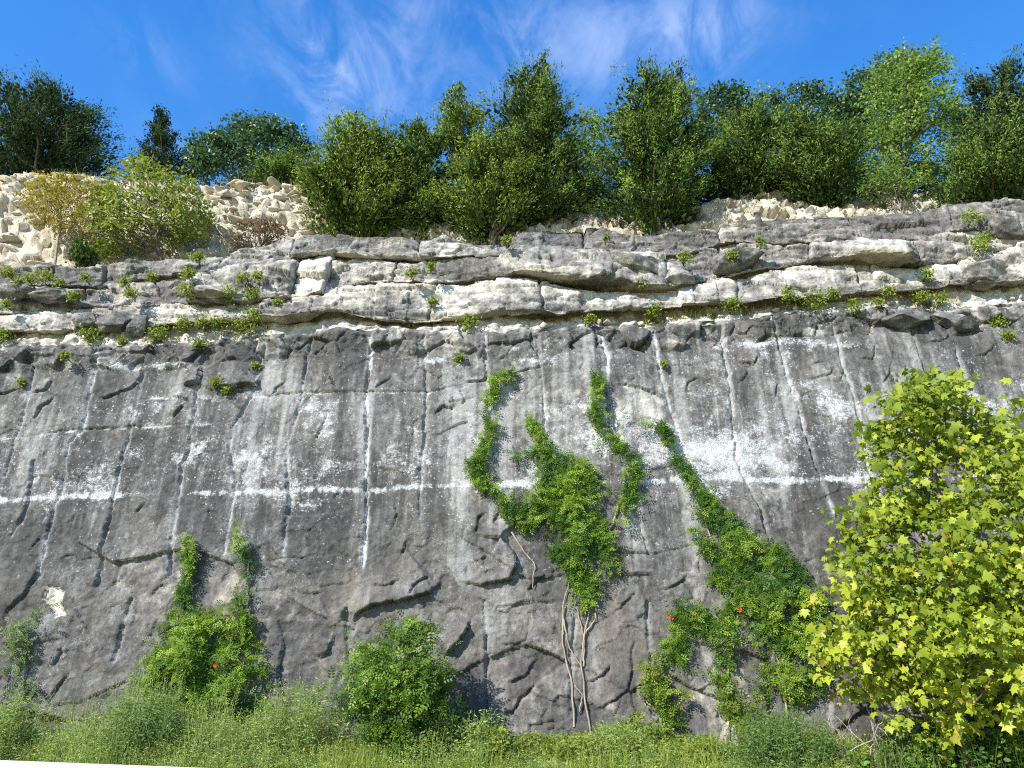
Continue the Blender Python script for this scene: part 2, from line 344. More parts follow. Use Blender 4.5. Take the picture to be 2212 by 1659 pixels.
# ---- lower face: one mesh in (x, z), relief toward the road
XS = np.arange(-10.6, 10.6001, .0212); NR = 350
s = np.linspace(0, 1, NR)
zb = np.full_like(XS, .15)
X = np.broadcast_to(XS[None], (NR, len(XS))).copy()
Z = zb[None] + (z0(XS) - zb)[None] * s[:, None]
Y = wall_y(Z)
top_d = z0(XS)[None] - Z
Hh = Z
D = np.zeros_like(X); mask = np.zeros(X.shape + (4,))
lowz = smooth(3.9, 2.9, Hh)                       # lower third: larger spalled slabs
topc = smooth(.62, .45, top_d + .06 * noise(X * 1.3, Z * 0, 3))   # the broken course under the bench
D += .07 * fbm(X * .33, Z * .33, 2, 11)
fa, fe = facet(X + .3 * Z, Z, 1.5, 1.1, 21, 1.4, .09); D += (.022 + .075 * lowz) * fa
fb, fe2 = facet(X + .35 * Z, Z, .62, .5, 31, 1.6, .09); D += (.010 + .018 * lowz + .02 * smooth(.2, .6, noise(X * .5, Z * .5, 77))) * fb
fc, fe3 = facet(X, Z, .50, .40, 41, 1.6, .14); D += .16 * topc * fc - .05 * topc * smooth(.12, 0, fe3)
fd, fe4 = facet(X + .3 * Z, Z, .24, .2, 51, 1.7, .08); D += (.009 + .030 * topc + .013 * lowz) * fd
fg, _ = facet(X + .4 * Z, Z, .10, .085, 53, 1.8, .2); D += (.004 + .012 * topc + .005 * lowz) * fg
ptone, _ = facet(X, Z, 1.0, 2.0, 55, .5, .15)
D += .012 * fbm(X * 3, Z * 3, 4, 61) + (.003 + .003 * lowz) * fbm(X * 11, Z * 11, 3, 71, .65)
pit = smooth(.42, .62, noise(X * 2.3, Z * 2.3, 81)); D -= .06 * pit * (topc + .18 * lowz)

def seg_field(poly, reach):
    """nearest signed distance (metres) to a polyline + position along it, on a window of the grid"""
    x, z = wall_pt(np.array([p[0] for p in poly], float), np.array([p[1] for p in poly], float))
    c0 = max(np.searchsorted(XS, x.min() - reach) , 0); c1 = min(np.searchsorted(XS, x.max() + reach), len(XS))
    if c1 <= c0: return None
    zz = Z[:, (c0 + c1) // 2]; r0 = max(np.searchsorted(zz, z.min() - reach) - 12, 0); r1 = min(np.searchsorted(zz, z.max() + reach) + 12, NR)
    if r1 <= r0: return None
    sl = (slice(r0, r1), slice(c0, c1)); gx, gz = X[sl], Z[sl]
    gx, gz = gx + .03 * facet(gx, gz, .12, .12, 91, .5, .1)[0] + .012 * fbm(gx * 6, gz * 6, 3, 93, .7), gz + .03 * facet(gx, gz, .12, .12, 95, .5, .1)[0]
    best = np.full(gx.shape, 99.); sg = np.zeros(gx.shape); al = np.zeros(gx.shape)
    L = np.concatenate([[0], np.cumsum(np.hypot(np.diff(x), np.diff(z)))])
    for i in range(len(x) - 1):
        ex, ez = x[i + 1] - x[i], z[i + 1] - z[i]; l2 = ex * ex + ez * ez + 1e-12
        t = np.clip(((gx - x[i]) * ex + (gz - z[i]) * ez) / l2, 0, 1)
        qx, qz = gx - (x[i] + t * ex), gz - (z[i] + t * ez); d = np.hypot(qx, qz)
        nx, nz = ez, -ex
        if nx - nz * .9 < 0: nx, nz = -nx, -nz      # normal toward lower right
        m = d < best
        sg = np.where(m, np.sign(qx * nx + qz * nz), sg); al = np.where(m, (L[i] + t * math.sqrt(l2)) / L[-1], al); best = np.where(m, d, best)
    return sl, best, sg, al
def step(poly, h=.07, reach=.45, groove=.04, gw=.022):
    f = seg_field(poly, reach * 1.7)
    if f is None: return
    sl, d, sg, al = f
    tap = np.minimum(smooth(0, .28, al), smooth(1, .72, al)); R_ = reach * 1.5
    thick = .55 + .6 * smooth(-.4, .5, noise(X[sl] * 3, Z[sl] * 3, 97))
    D[sl] += (.95 if abs(h) >= .15 else .55) * h * tap * np.where(sg < 0, np.clip(1 - d / R_, 0, 1) ** 1.3, 0) - groove * thick * np.sqrt(tap) * np.exp(-(d / gw) ** 2)
def drill(poly, white=.3, depth=.03, crack=.0, w=.034):
    f = seg_field(poly, .3)
    if f is None: return
    sl, d, sg, al = f
    tap = smooth(0, .04, al) * smooth(1, .96, al)
    wob = .6 + .6 * smooth(-.3, .4, noise(X[sl] * .7, Z[sl] * 1.2, 105))
    D[sl] -= depth * tap * wob * np.sqrt(np.clip(1 - (d / w) ** 2, 0, 1)) + crack * tap * np.exp(-((d - .012 * sg) / .02) ** 2) * smooth(-.2, .35, noise(X[sl] * .4, Z[sl] * .9, 107))
    D[sl] += .018 * tap * np.where(sg < 0, np.exp(-(d / .25) ** 2), 0) * noise(X[sl] * .3, Z[sl] * .8, 109)
    mask[sl][..., 3] = np.maximum(mask[sl][..., 3], white * tap * np.exp(-(d / .045) ** 2) * (.6 + smooth(-.3, .4, noise(X[sl] * 1.1, Z[sl] * 1.4, 108))))

DRILLS = [
 ([(0,1035),(22,956),(58,861),(80,770)],.5,.02),([(14,1164),(39,1126),(53,1090),(60,1050),(69,989)],.25,.06),
 ([(80,1260),(102,1140),(119,1080),(131,1065),(149,956),(182,923),(197,828),(215,752)],.9,.03),
 ([(207,1277),(218,1178),(239,1098),(255,1029),(270,967),(281,934),(295,868),(310,790)],.45,.07),
 ([(360,1260),(373,1143),(383,1090),(390,1003),(408,974),(416,919),(423,846),(437,745)],.6,.07),
 ([(480,1210),(496,1133),(503,1080),(510,1047),(500,1000),(497,974),(505,925),(530,880),(547,846),(569,737)],.5,.07),
 ([(612,1228),(615,1143),(626,1080),(627,1116),(620,1029),(622,967),(640,900),(653,846),(667,719)],.4,.06),
 ([(783,1240),(787,1150),(790,1120),(793,956),(791,846),(797,774),(800,712)],1.1,.05),
 ([(905,1130),(912,1000),(917,930),(921,846),(914,712)],.35,.02),
 ([(1062,960),(1055,880),(1052,821),(1047,755),(1047,716)],.5,.03),
 ([(1195,1060),(1180,949),(1172,846),(1165,774),(1160,715)],.55,.03),
 ([(1378,1120),(1365,1080),(1340,960),(1311,828),(1311,774),(1293,704)],.9,.02),
 ([(1405,1200),(1378,1118),(1360,1060)],.2,.06),
 ([(1500,1030),(1470,950),(1442,865),(1420,781),(1406,708)],1.0,.015),
 ([(1680,1210),(1641,1081),(1626,1062),(1592,995),(1585,900),(1577,830),(1566,781),(1558,692)],.6,.04),
 ([(1810,1130),(1765,1015),(1754,980),(1739,931),(1720,856),(1701,811),(1679,728),(1668,690)],.8,.04),
 ([(1905,1090),(1870,995),(1859,920),(1845,856),(1820,780),(1800,680)],.5,.03),
 ([(2060,980),(2020,860),(1985,760),(1955,670)],.5,.03),([(2190,990),(2129,890),(2095,837),(2060,750)],.7,.04),
 ([(744,1310),(751,1407),(755,1500)],.25,.05),([(1047,1290),(1050,1379),(1050,1530)],.35,.05),([(1398,1290),(1401,1368),(1408,1470),(1412,1560)],.2,.05),
 ([(243,1435),(267,1340),(285,1290)],.15,.03),([(1240,1330),(1232,1450),(1236,1560)],.15,.02),([(580,1330),(570,1450)],.15,.02),
 ([(1640,1300),(1660,1420),(1665,1540)],.15,.03)]
for poly, w_, cr in DRILLS: drill(poly, w_ * 1.1 + .15, .042, cr * 1.2)
STEPS = [
 ([(761,1361),(772,1326),(807,1305),(867,1298),(888,1291),(934,1277),(962,1249)],.17,.5),([(884,1287),(895,1266),(934,1242)],.07,.25),
 ([(955,1422),(990,1389),(1007,1361),(1021,1333)],.17,.45),([(1018,1156),(1081,1161),(1108,1190),(1116,1225),(1100,1252),(1042,1263),(990,1258)],.15,.45),
 ([(1005,1218),(1039,1210),(1050,1200),(1035,1185)],.06,.2),([(1088,1478),(1120,1467),(1134,1460),(1155,1431),(1165,1418)],.10,.4),
 ([(1088,1575),(1095,1540),(1109,1537),(1123,1505),(1141,1495),(1162,1460)],.10,.4),([(1070,1394),(1113,1391),(1137,1382),(1143,1350)],.06,.3),
 ([(1262,1472),(1285,1467),(1303,1460),(1322,1435)],.07,.3),([(1276,1540),(1324,1516),(1359,1488),(1366,1449),(1362,1407),(1378,1385)],.08,.4),
 ([(1322,1330),(1348,1305),(1376,1276)],.08,.35),([(1040,1312),(1120,1305),(1216,1298)],.06,.3),([(1136,1278),(1169,1250),(1180,1235)],.10,.3),
 ([(1320,1191),(1405,1198),(1440,1190)],.05,.3),([(1025,1158),(1035,1119),(1055,1104)],.08,.25),([(686,1428),(709,1414),(719,1389),(722,1370)],.09,.35),
 ([(1418,1274),(1450,1270),(1475,1256)],.05,.25),([(0,1340),(35,1298),(60,1277),(84,1224),(88,1210)],.10,.5),([(318,1294),(345,1270),(370,1257)],.06,.3),
 ([(118,1445),(130,1415),(139,1390)],.09,.3),([(110,1518),(130,1480),(158,1445)],.07,.3),([(1440,1276),(1465,1262),(1486,1250)],.04,.25),
 ([(205,862),(236,859),(286,836),(312,804)],.10,.35),([(68,908),(91,876),(124,857)],.08,.35),([(70,851),(102,843),(114,818)],.09,.28),([(-10,854),(20,846),(40,839)],.07,.3),
 ([(390,838),(427,828),(438,784)],.16,.3),([(378,856),(408,867)],.12,.18),([(374,904),(401,870)],.09,.2),([(583,853),(622,819)],.06,.25),
 ([(440,842),(500,838),(558,832),(562,805)],.17,.3),([(436,866),(560,856),(640,848),(800,846),(925,845),(1046,822)],.03,.3),([(50,942),(150,930),(285,922),(420,917)],.05,.35),
 ([(940,893),(961,878),(980,887)],.12,.22),([(995,875),(1003,861),(992,840)],.06,.2),([(804,846),(852,808)],.05,.25),([(897,1032),(908,1006)],.04,.2),
 ([(1745,820),(1795,807),(1804,794)],.06,.25),([(1752,789),(1782,776)],.05,.2),([(1590,777),(1630,787),(1643,760)],.07,.25),([(1594,828),(1611,815),(1616,797)],.05,.2),
 ([(1674,860),(1683,826)],.06,.2),([(1816,830),(1826,782)],.05,.2),([(1483,850),(1487,826),(1510,815)],.05,.25),([(1857,774),(1885,775),(1890,742)],.08,.25),([(1584,711),(1611,722),(1628,699)],.10,.25),
 ([(680,960),(690,935),(712,880)],.05,.25),([(1440,792),(1500,790)],.05,.2),([(1340,832),(1380,838),(1412,852),(1425,848)],.08,.25),([(1268,872),(1272,900),(1284,925)],.12,.2),
 ([(1100,806),(1140,800),(1178,790)],.07,.2),([(995,826),(1048,820),(1056,790)],.09,.3),([(1065,1135),(1080,1105),(1095,1090)],.05,.2),
 ([(900,690),(905,790),(945,815),(962,846)],.06,.3),([(700,800),(720,830),(712,800)],.10,.18),([(545,1212),(640,1206),(735,1196),(772,1226)],-.05,.25),
 ([(868,1200),(876,1175),(884,1160)],.07,.2),([(868,1250),(830,1268),(800,1262)],.05,.25),([(1495,1330),(1530,1320)],.04,.2),([(1640,1500),(1700,1490),(1720,1460)],.05,.3),
 ([(60,1200),(75,1170),(90,1150)],.05,.2),([(300,1400),(330,1370),(345,1330)],.05,.3),([(450,1130),(455,1100)],.03,.15),([(530,1020),(540,990)],.03,.15),([(150,1130),(165,1105)],.03,.15),([(290,1110),(310,1085)],.04,.18),
 ([(720,1080),(735,1060)],.03,.15),([(846,1150),(858,1110),(850,1085)],.03,.2),([(1910,830),(1925,790)],.04,.2),([(2000,740),(2040,735),(2055,715)],.06,.25),([(2100,770),(2130,765),(2150,745)],.06,.25)]
for poly, h, reach in STEPS: step(poly, h, reach, .06 if abs(h) > .06 else .045, .013)
r2 = np.random.default_rng(5)
for k in range(60):                                   # short natural cracks between the large ones
    px, py = r2.uniform(-60, 2280), r2.uniform(770, 1560); L = r2.uniform(15, 45); n = r2.integers(3, 5)
    ang = r2.choice([r2.normal(-1.15, .25), r2.normal(-.35, .3)]); q = [(px, py)]
    for i in range(n): ang += r2.normal(0, .35); q.append((q[-1][0] + L / n * 1.3 * math.cos(ang), q[-1][1] + L / n * 1.3 * math.sin(ang)))
    step(q, r2.uniform(.005, .02), r2.uniform(.08, .2), .02, .013)
# colour of the stone itself: lichen crust, pale breaks, brown seep stains; slab tone paints lit faces
def blob(px, py, rx, ry):
    x, z = wall_pt(px, py); x1, _ = wall_pt(px + rx, py); _, zz = wall_pt(px, py + ry)
    return np.exp(-((X - x) / abs(x1 - x)) ** 2 - ((Z - z) / abs(zz - z)) ** 2)
def band(pts, half):
    f = line_fn(pts); zz = f(X[0]) + .02 * noise(X[0] * 3, X[0] * 0 + 2.2, 120); return np.exp(-((Z - zz[None]) / half) ** 2)
Zp = (829.5 - 0)  # unused row helper
lich = .10 + .10 * smooth(2.6, 3.6, Z)
lich = lich + .17 * smooth(3.7, 4.4, Z) * smooth(6.5, 5.9, Z)
lich += .22 * blob(1640, 900, 260, 200) + .18 * blob(300, 1000, 200, 90) + .3 * blob(620, 980, 160, 70) + .42 * blob(960, 990, 160, 60) + .35 * blob(1250, 930, 200, 70) + .38 * blob(1540, 990, 140, 60) + .35 * blob(1750, 960, 130, 50) + .25 * blob(2150, 900, 90, 130)
lich = lich * .86 + .32 * fbm(X * 1.1, Z * 1.1, 5, 130, .65) + .07 * smooth(3.2, 4.0, Z)
wb = band([(-200,1085),(40,1078),(200,1071),(380,1065),(480,1066),(620,1062),(700,1058),(800,1060),(900,1050),(1040,1048),(1200,1045),(1400,1040),(1480,1036),(1560,1030),(1680,1036),(1860,1036),(2212,1030)], .05)
lich += .85 * wb * (.62 + .4 * smooth(-.4, .3, noise(X * 1.7, Z * .2, 131))) * (.55 + .6 * smooth(-.3, .3, noise(X * 14, Z * 1.5, 136)))
wb2 = band([(-100,800),(215,795),(560,788),(800,768),(1000,780),(1200,780),(1440,748),(1560,746),(1700,735),(1900,748),(2212,760)], .09)
lich += .55 * wb2 * smooth(-.35, .35, noise(X * .6, Z * .1 + 5, 132))
lich += (.25 + .6 * noise(X * 2.2, Z * 2, 134)) * band([(400,862),(560,857),(640,850),(925,847),(1046,826)], .03) * smooth(-10.9, -5.2, X) * smooth(.2, -.6, X) + (.3 + .6 * noise(X * 2.2, Z * 2, 135)) * band([(50,944),(150,932),(285,924),(420,919)], .035) * smooth(-4.2, -4.6, X)
lich += .4 * smooth(-.3, .3, noise(X * 3, Z * 3, 133)) * np.exp(-((Z - line_fn([(540,1216),(640,1211),(740,1203),(772,1228)])(X[0])[None]) / .06) ** 2) * smooth(-4.0, -3.8, X) * smooth(-2.15, -2.35, X)
lich -= .3 * smooth(2.95, 2.6, Z) * .5
mask[..., 1] = np.clip(lich, 0, 1.25)
pale = np.zeros_like(X)
pale += .8 * blob(1380, 885, 50, 26) + .42 * blob(1365, 870, 75, 60) + .5 * blob(490, 1300, 20, 55) + .75 * blob(690, 1450, 16, 40) + .4 * blob(990, 885, 35, 30) + .35 * blob(400, 895, 25, 35) + .35 * blob(980, 735, 60, 40) + .3 * blob(480, 850, 60, 14)
from_x, from_z = wall_pt(np.array([91, 105, 141, 130, 146, 123, 107.]), np.array([1292, 1264, 1276, 1305, 1327, 1334, 1307.]))
def inpoly(px, pz, X_, Z_):
    ins = np.zeros(X_.shape, bool); j = len(px) - 1
    for i in range(len(px)):
        cnd = (pz[i] > Z_) != (pz[j] > Z_)
        xi = (px[j] - px[i]) * (Z_ - pz[i]) / (pz[j] - pz[i] + 1e-12) + px[i]
        ins ^= cnd & (X_ < xi); j = i
    return ins
pj = .02
fresh = inpoly(from_x, from_z, X + pj * fbm(X * 9, Z * 9, 2, 140), Z + pj * fbm(X * 9, Z * 9, 2, 141))
pale = np.where(fresh, 1.7, pale)
D -= .05 * fresh
pale += .5 * topc * smooth(.25, .6, noise(X * 1.2, Z * 2, 142)) + .35 * smooth(.12, .02, top_d)
mask[..., 0] = np.clip(pale, -.3, 2)
mask[..., 0] += .04 + .36 * ptone + .12 * fbm(X * .5, Z * .5, 3, 145)
warm = .12 + .3 * smooth(3.4, 2.4, Z) + .3 * fbm(X * .7, Z * .35, 3, 150)
warm += .5 * blob(880, 1200, 60, 50) + .5 * blob(1330, 1380, 90, 90) + .5 * blob(740, 1290, 50, 60) + .4 * blob(490, 1300, 30, 60) + .3 * blob(905, 900, 30, 90)
mask[..., 2] = np.clip(warm, 0, 1)
slab1, _ = facet(X + .3 * Z, Z, 1.5, 1.1, 21, 0, .09); slab2, _ = facet(X + .35 * Z, Z, .62, .5, 31, 0, .09)
vstr = fbm(X * 2.6, Z * .16, 4, 161, .6); vstr2 = fbm(X * 7, Z * .3, 3, 163, .6)
tone = .30 * fbm(X * .55, Z * .6, 3, 160, .6) + .22 * slab1 * lowz + .30 * slab2 * (.35 + .65 * lowz) + .50 * vstr * (1 - .6 * lowz) + .24 * vstr2 * (1 - .5 * lowz) + .25 * ptone * (1 - lowz)
tone += -.30 * blob(150, 1160, 260, 60) - .22 * blob(330, 990, 120, 70) - .28 * blob(1730, 1140, 160, 70) - .22 * blob(700, 1120, 220, 45) - .2 * blob(1480, 820, 60, 40) - .25 * blob(700, 760, 160, 30) - .15 * blob(1240, 850, 60, 60) - .2 * blob(560, 930, 60, 60)
tone += .30 * blob(1560, 900, 330, 130) + .26 * blob(1000, 930, 260, 110) + .12 * blob(600, 960, 220, 80) + .25 * blob(2120, 850, 120, 120) + .12 * blob(1150, 1330, 260, 120) + .1 * blob(450, 1000, 120, 80) - .10 * topc
# roll the brow back into the bench
brow = smooth(.10, 0, top_d)
D = D * (1 - .45 * smooth(.16, .02, top_d)) - .05 * brow; Z = Z + .05 * fbm(X * 1.7, X * 0 + 3, 4, 146, .6) * smooth(.3, 0, top_d)
foot = smooth(.9, .2, Z) * .12
P = np.stack([X, Y - D - foot, Z], -1)
lower = mesh_np('rock_face', P.reshape(-1, 3), grid_faces(NR, len(XS)), M['rock'], None, {'mask': mask.reshape(-1, 4), 'tone': np.clip(tone * 1.1 - .10 - .06 * lowz, -1, 1).reshape(-1)}, False)
child(lower, cliff)
Dwall = D
def surf_y(x, z):
    c = np.clip(np.searchsorted(XS, x), 0, len(XS) - 1); zc_ = (z - .15) / (z0(XS[c]) - .15)
    r = np.clip((zc_ * (NR - 1)).astype(int), 0, NR - 1); return P[r, c, 1]

# ---- bench recess (cream dirt lip and the back wall of the notch)
XB = np.arange(-12.4, 12.4001, .0235); nb = len(XB)
prof_s = np.array([0, .15, .42, .6, 1.0]); 
rows = 34; sr = np.linspace(0, 1, rows)[:, None]
z0b, z1b = z0(XB)[None], z1(XB)[None]
yfront = np.interp(XB, XS, P[-1, :, 1])[None]
notch = np.maximum(z1b - z0b, .12)
ny = np.interp(sr[:, 0], [0, .2, .5, .75, 1], [.03, .06, .12, .18, .27])[:, None]
nz = np.interp(sr[:, 0], [0, .2, .5, .75, 1], [-.03, .0, .42, .8, 1.35])[:, None] * notch + np.interp(sr[:, 0], [0, .2, 1], [-.07, .06, .06])[:, None]
Xr = np.broadcast_to(XB[None], (rows, nb)); Yr = yfront + ny + 0 * Xr; Zr = z0b + nz + .06 * fbm(Xr * 1.3, Xr * 0 + 1, 4, 206, .6) * smooth(0, .2, sr)
dn = .06 * facet(Xr, Zr, .35, .18, 201, 1.4, .4)[0] + .04 * fbm(Xr * 4, Zr * 6, 4, 202); dn = dn * smooth(0, .12, sr)
mk = np.zeros((rows, nb, 4)); mk[..., 0] = .9 - .2 * sr + .3 * smooth(.3, .1, sr) + .35 * fbm(Xr * 2.5, Zr * 5, 3, 207) + .3 * fbm(Xr * 1.1, Zr, 2, 203); mk[..., 2] = np.clip(.12 + .75 * smooth(.3, .8, sr) + .3 * noise(Xr * .8, Zr, 204), 0, 1)
bench = mesh_np('bench_recess', np.stack([Xr, Yr - dn, Zr], -1).reshape(-1, 3), grid_faces(rows, nb), M['rock'], None, {'mask': mk.reshape(-1, 4)}); child(bench, cliff)

# ---- the beds above: slabs with a lip, an underside and a rounded top, parted at the joints into blocks
def bed(zbot, ztop, yf, joints_px, jy, face_rows, profile, amp, seed, palef, warmf, over):
    jx = np.sort(np.array([at(p, jy, yf)[0] for p in joints_px] + [-30, 30]))
    sp, yo, zr, dens = profile
    sv = np.interp(np.linspace(0, 1, face_rows), np.linspace(0, 1, len(sp)), sp) if dens is None else np.concatenate([np.linspace(sp[i], sp[i + 1], dens[i], endpoint=False) for i in range(len(sp) - 1)] + [[sp[-1]]])
    nr = len(sv); yo_ = np.interp(sv, sp, yo)[:, None]; zr_ = np.interp(sv, sp, zr)[:, None]
    zb_, zt_ = zbot(XB)[None], ztop(XB)[None]; th = np.maximum(zt_ - zb_, .08)
    blk = np.searchsorted(jx, XB) - 1
    rb = np.random.default_rng(seed); off = rb.normal(0, .06, len(jx)); til = rb.normal(0, .04, len(jx)); dzb = rb.normal(0, .02, len(jx))
    jc = (jx[blk] + np.where(blk + 1 < len(jx), jx[np.minimum(blk + 1, len(jx) - 1)], 30)) / 2; jw = np.clip(jx[np.minimum(blk + 1, len(jx) - 1)] - jx[blk], .2, 3)
    dj = np.minimum(XB - jx[blk], jx[np.minimum(blk + 1, len(jx) - 1)] - XB)
    boff = off[blk] + til[blk] * np.clip((XB - jc) / jw * 2, -1.5, 1.5)
    Xg = np.broadcast_to(XB[None], (nr, nb)).copy(); a = sv[:, None]
    c1_ = np.floor(XB * 1.6 + .6 * noise(XB * 1.1, XB * 0, seed + 30)).astype(np.int64); c2_ = np.floor(XB * 4.1 + .5 * noise(XB * 2.3, XB * 0, seed + 31)).astype(np.int64); c0_ = np.full_like(c1_, seed)
    zst = (.05 * (hf(c1_, c0_, 1) - .5) + .025 * (hf(c2_, c0_, 2) - .5))[None]; yst = (.08 * (hf(c1_, c0_, 3) - .5) + .03 * (hf(c2_, c0_, 4) - .5))[None]
    zwv = zst * smooth(1.0, .7, a) + .04 * fbm(Xg * 1.1, Xg * 0 + seed, 4, seed + 20, .6) * smooth(1.0, .7, a); opn = smooth(-.45, .5, noise(XB * .55 + 4, XB * 0 + seed, seed + 21))[None]
    Zg = zb_ + zr_ * th + zwv + dzb[blk][None] * smooth(.1, .3, a) * smooth(1, .8, a)
    ov = over(XB)[None]
    Yg = yf + yo_ * np.where(a < .3, .06 + .62 * opn ** 1.6, 1.0) + .13 * np.clip(zr_, 0, 1) - ov * smooth(1.0, .3, a) * smooth(0, .1, a) - (boff[None] + yst * smooth(1.05, .5, a)) * smooth(0, .15, a)
    Yg = np.broadcast_to(Yg, Xg.shape).copy()
    dyc = np.gradient(Yg, axis=0); dzc = np.gradient(Zg, axis=0); ln = np.hypot(dyc, dzc) + 1e-9; ny_, nz_ = -dzc / ln, dyc / ln
    q = Zg - .6 * Yg
    f1_, e1 = facet(Xg + .5 * q, q, 1.15, .30, seed + 1, 1.5, .1); f2_, e2 = facet(Xg - .3 * q, q, .42, .13, seed + 2, 1.7, .1); f3_, e3 = facet(Xg, q + .05 * Xg, 2.6, .11, seed + 12, .8, .1)
    Dg = amp * (f1_ * .95 + f2_ * .45 + f3_ * .6) + .016 * fbm(Xg * 1.4, q * 2.2, 3, seed + 3) + .008 * fbm(Xg * 5, q * 8, 4, seed + 4, .55)
    Dg -= .04 * smooth(.07, .0, e1) * smooth(-.15, .3, noise(Xg * .9, q, seed + 8)) + .022 * smooth(.09, .0, e2) * smooth(-.1, .3, noise(Xg * 1.3, q * 2, seed + 14)) + .02 * smooth(.05, 0, e3) * smooth(-.1, .3, noise(Xg * .7, q * 2, seed + 15))
    f4_, _ = facet(Xg + .3 * q, q, .15, .075, seed + 16, 1.8, .1); Dg += .014 * f4_; f5_, _ = facet(Xg - .2 * q, q, .06, .04, seed + 17, 1.8, .1); Dg += .004 * f5_
    Dg -= (.09 * np.exp(-(dj / .022) ** 2) + .03 * np.exp(-dj / .06))[None] * smooth(.05, .2, a) * (.35 + .8 * smooth(-.3, .4, noise(Xg * .8, q * 1.5, seed + 13)))
    und = smooth(.3, .15, a); Dg = Dg * (1 - .6 * und)
    Yg = Yg + ny_ * Dg; Zg = Zg + nz_ * Dg * .8
    Xg = Xg + .10 * noise(Xg * .5 + 3, q * 1.3, seed + 5) + .02 * noise(Xg * 3, q * 5, seed + 6)
    mkb = np.zeros((nr, nb, 4)); mkb[..., 0] = palef(Xg, Zg, a) + .35 * fbm(Xg * .6, q * 1.2, 3, seed + 7) + .25 * f1_ ; mkb[..., 1] = .14 + .12 * noise(Xg, q, seed + 9)
    mkb[..., 2] = np.clip(warmf(Xg, Zg, a) + .6 * und + .25 * fbm(Xg * .8, q * 2, 2, seed + 10), 0, 1); mkb[..., 0] += .25 * und
    Pg = np.stack([Xg, Yg, Zg], -1)
    for b in np.unique(blk):
        c = np.where(blk == b)[0]
        if len(c) < 3: continue
        c1 = min(c[-1] + 2, nb); sl = slice(c[0], c1)
        o = mesh_np('rock_block', Pg[:, sl].reshape(-1, 3), grid_faces(nr, c1 - c[0]), M['rock'], None, {'mask': mkb[:, sl].reshape(-1, 4)}, False); child(o, cliff)
    return Pg
xpx = lambda p, py, Y: float(at(p, py, Y)[0])
def bumpx(px, w, py, Y, k): 
    x, w_ = xpx(px, py, Y), abs(xpx(px + w, py, Y) - xpx(px, py, Y)); return lambda q: k * np.exp(-((q - x) / w_) ** 2)
def addf(*fs): return lambda q: sum(f(q) for f in fs)
p_round = ([0, .2, .27, .55, .8, 1.0], [.45, .03, 0, .02, .08, .45], [.0, -.01, .05, .55, .96, 1.05], [10, 8, 16, 16, 12])
p_block = ([0, .2, .25, .78, .86, 1.0], [.5, .03, 0, .02, .05, .55], [.0, -.01, .04, .93, 1.0, 1.05], [9, 6, 26, 8, 8])
pale1_lit_top = lambda x, z, a: .5 + .25 * smooth(-7, -9, x) * 0 + .35 * smooth(.5, .8, a) - .15 * smooth(.45, .3, a)  # pale bed, its sloping top whitened further to look sunlit
B1 = bed(z1, z2, YB1, [150,560,935,1168,1600,1880,2110], 660, 0, p_round, .085, 300, pale1_lit_top, lambda x, z, a: .12 + 0 * x, addf(bumpx(640, 110, 670, YB1, .10), bumpx(1100, 90, 670, YB1, .12), bumpx(1380, 130, 650, YB1, .08), bumpx(1720, 90, 640, YB1, .08), lambda q: .0 * q))
def white_patch(x, z, a):
    x0, x1 = xpx(640, 570, YB2), xpx(703, 570, YB2); return .5 * smooth(x0 - .03, x0 + .03, x) * smooth(x1 + .03, x1 - .03, x)
B2 = bed(z2, z2b, YB2 + .10, [190,420,636,705,850,1095,1430,1565,1760,1990], 570, 0, p_block, .10, 400,
         lambda x, z, a: .36 + white_patch(x, z, a) + .25 * smooth(-1, -2, x) * smooth(-5, -4, x), lambda x, z, a: .14 + 0 * x, addf(bumpx(1300, 170, 600, YB2, .40), bumpx(1930, 75, 560, YB2, .45), bumpx(500, 70, 640, YB2, .12), bumpx(740, 130, 600, YB2, .04)))
B3 = bed(z2b, z3, YB3 + .17, [235,480,640,905,1100,1262,1560,1850,2050], 500, 0, p_block, .09, 500,
         lambda x, z, a: .18 + .0 * x, lambda x, z, a: .12 + .15 * smooth(2, 5, x), addf(bumpx(380, 60, 560, YB3, .12), bumpx(1220, 110, 500, YB3, .10), bumpx(2140, 70, 480, YB3, .15), lambda q: .0 * q))

# ------------------------------------------------------------------ the slope above the cliff
bank_top = line_fn([(0,398),(60,392),(130,390),(240,405),(300,402),(450,412),(560,412),(640,418),(680,435),(760,462),(900,480),(1050,490),(1200,468),(1300,468),(1450,480),(1600,430),(1640,424),(1760,428),(1900,432),(2000,430),(2100,424),(2212,414)], 16.0)
def hill_z(x, y):
    zt = z3(x) - .16; hb = np.maximum(bank_top(x) - zt, 0)
    rise = smooth(14.5, 16.0, y) * .55 + np.clip((y - 14.5) / 1.5, 0, 1) * .45
    return zt + .15 * np.clip(y - 13.7, 0, .9) + hb * rise + .12 * np.clip(y - 16, 0, 200)
hx = np.concatenate([np.arange(-14, 14, .055)]); hy = np.concatenate([np.arange(13.72, 16.6, .042), np.arange(16.6, 24, .5), np.array([26, 32, 45, 80, 160])])
HX, HY = np.meshgrid(hx, hy); HZ = hill_z(HX, HY)
bankw = smooth(14.4, 14.7, HY) * smooth(16.3, 16.0, HY) * smooth(.3, .9, bank_top(HX) - z3(HX))
fh, eh = facet(HX, HZ * 1.4 + HY * .2, .6, .25, 601, 1.5, .1)
fh2, eh2 = facet(HX, HZ * 1.2, .22, .11, 607, 1.8, .08); fh3, _ = facet(HX, HZ, 1.5, .22, 608, 1.0, .25)
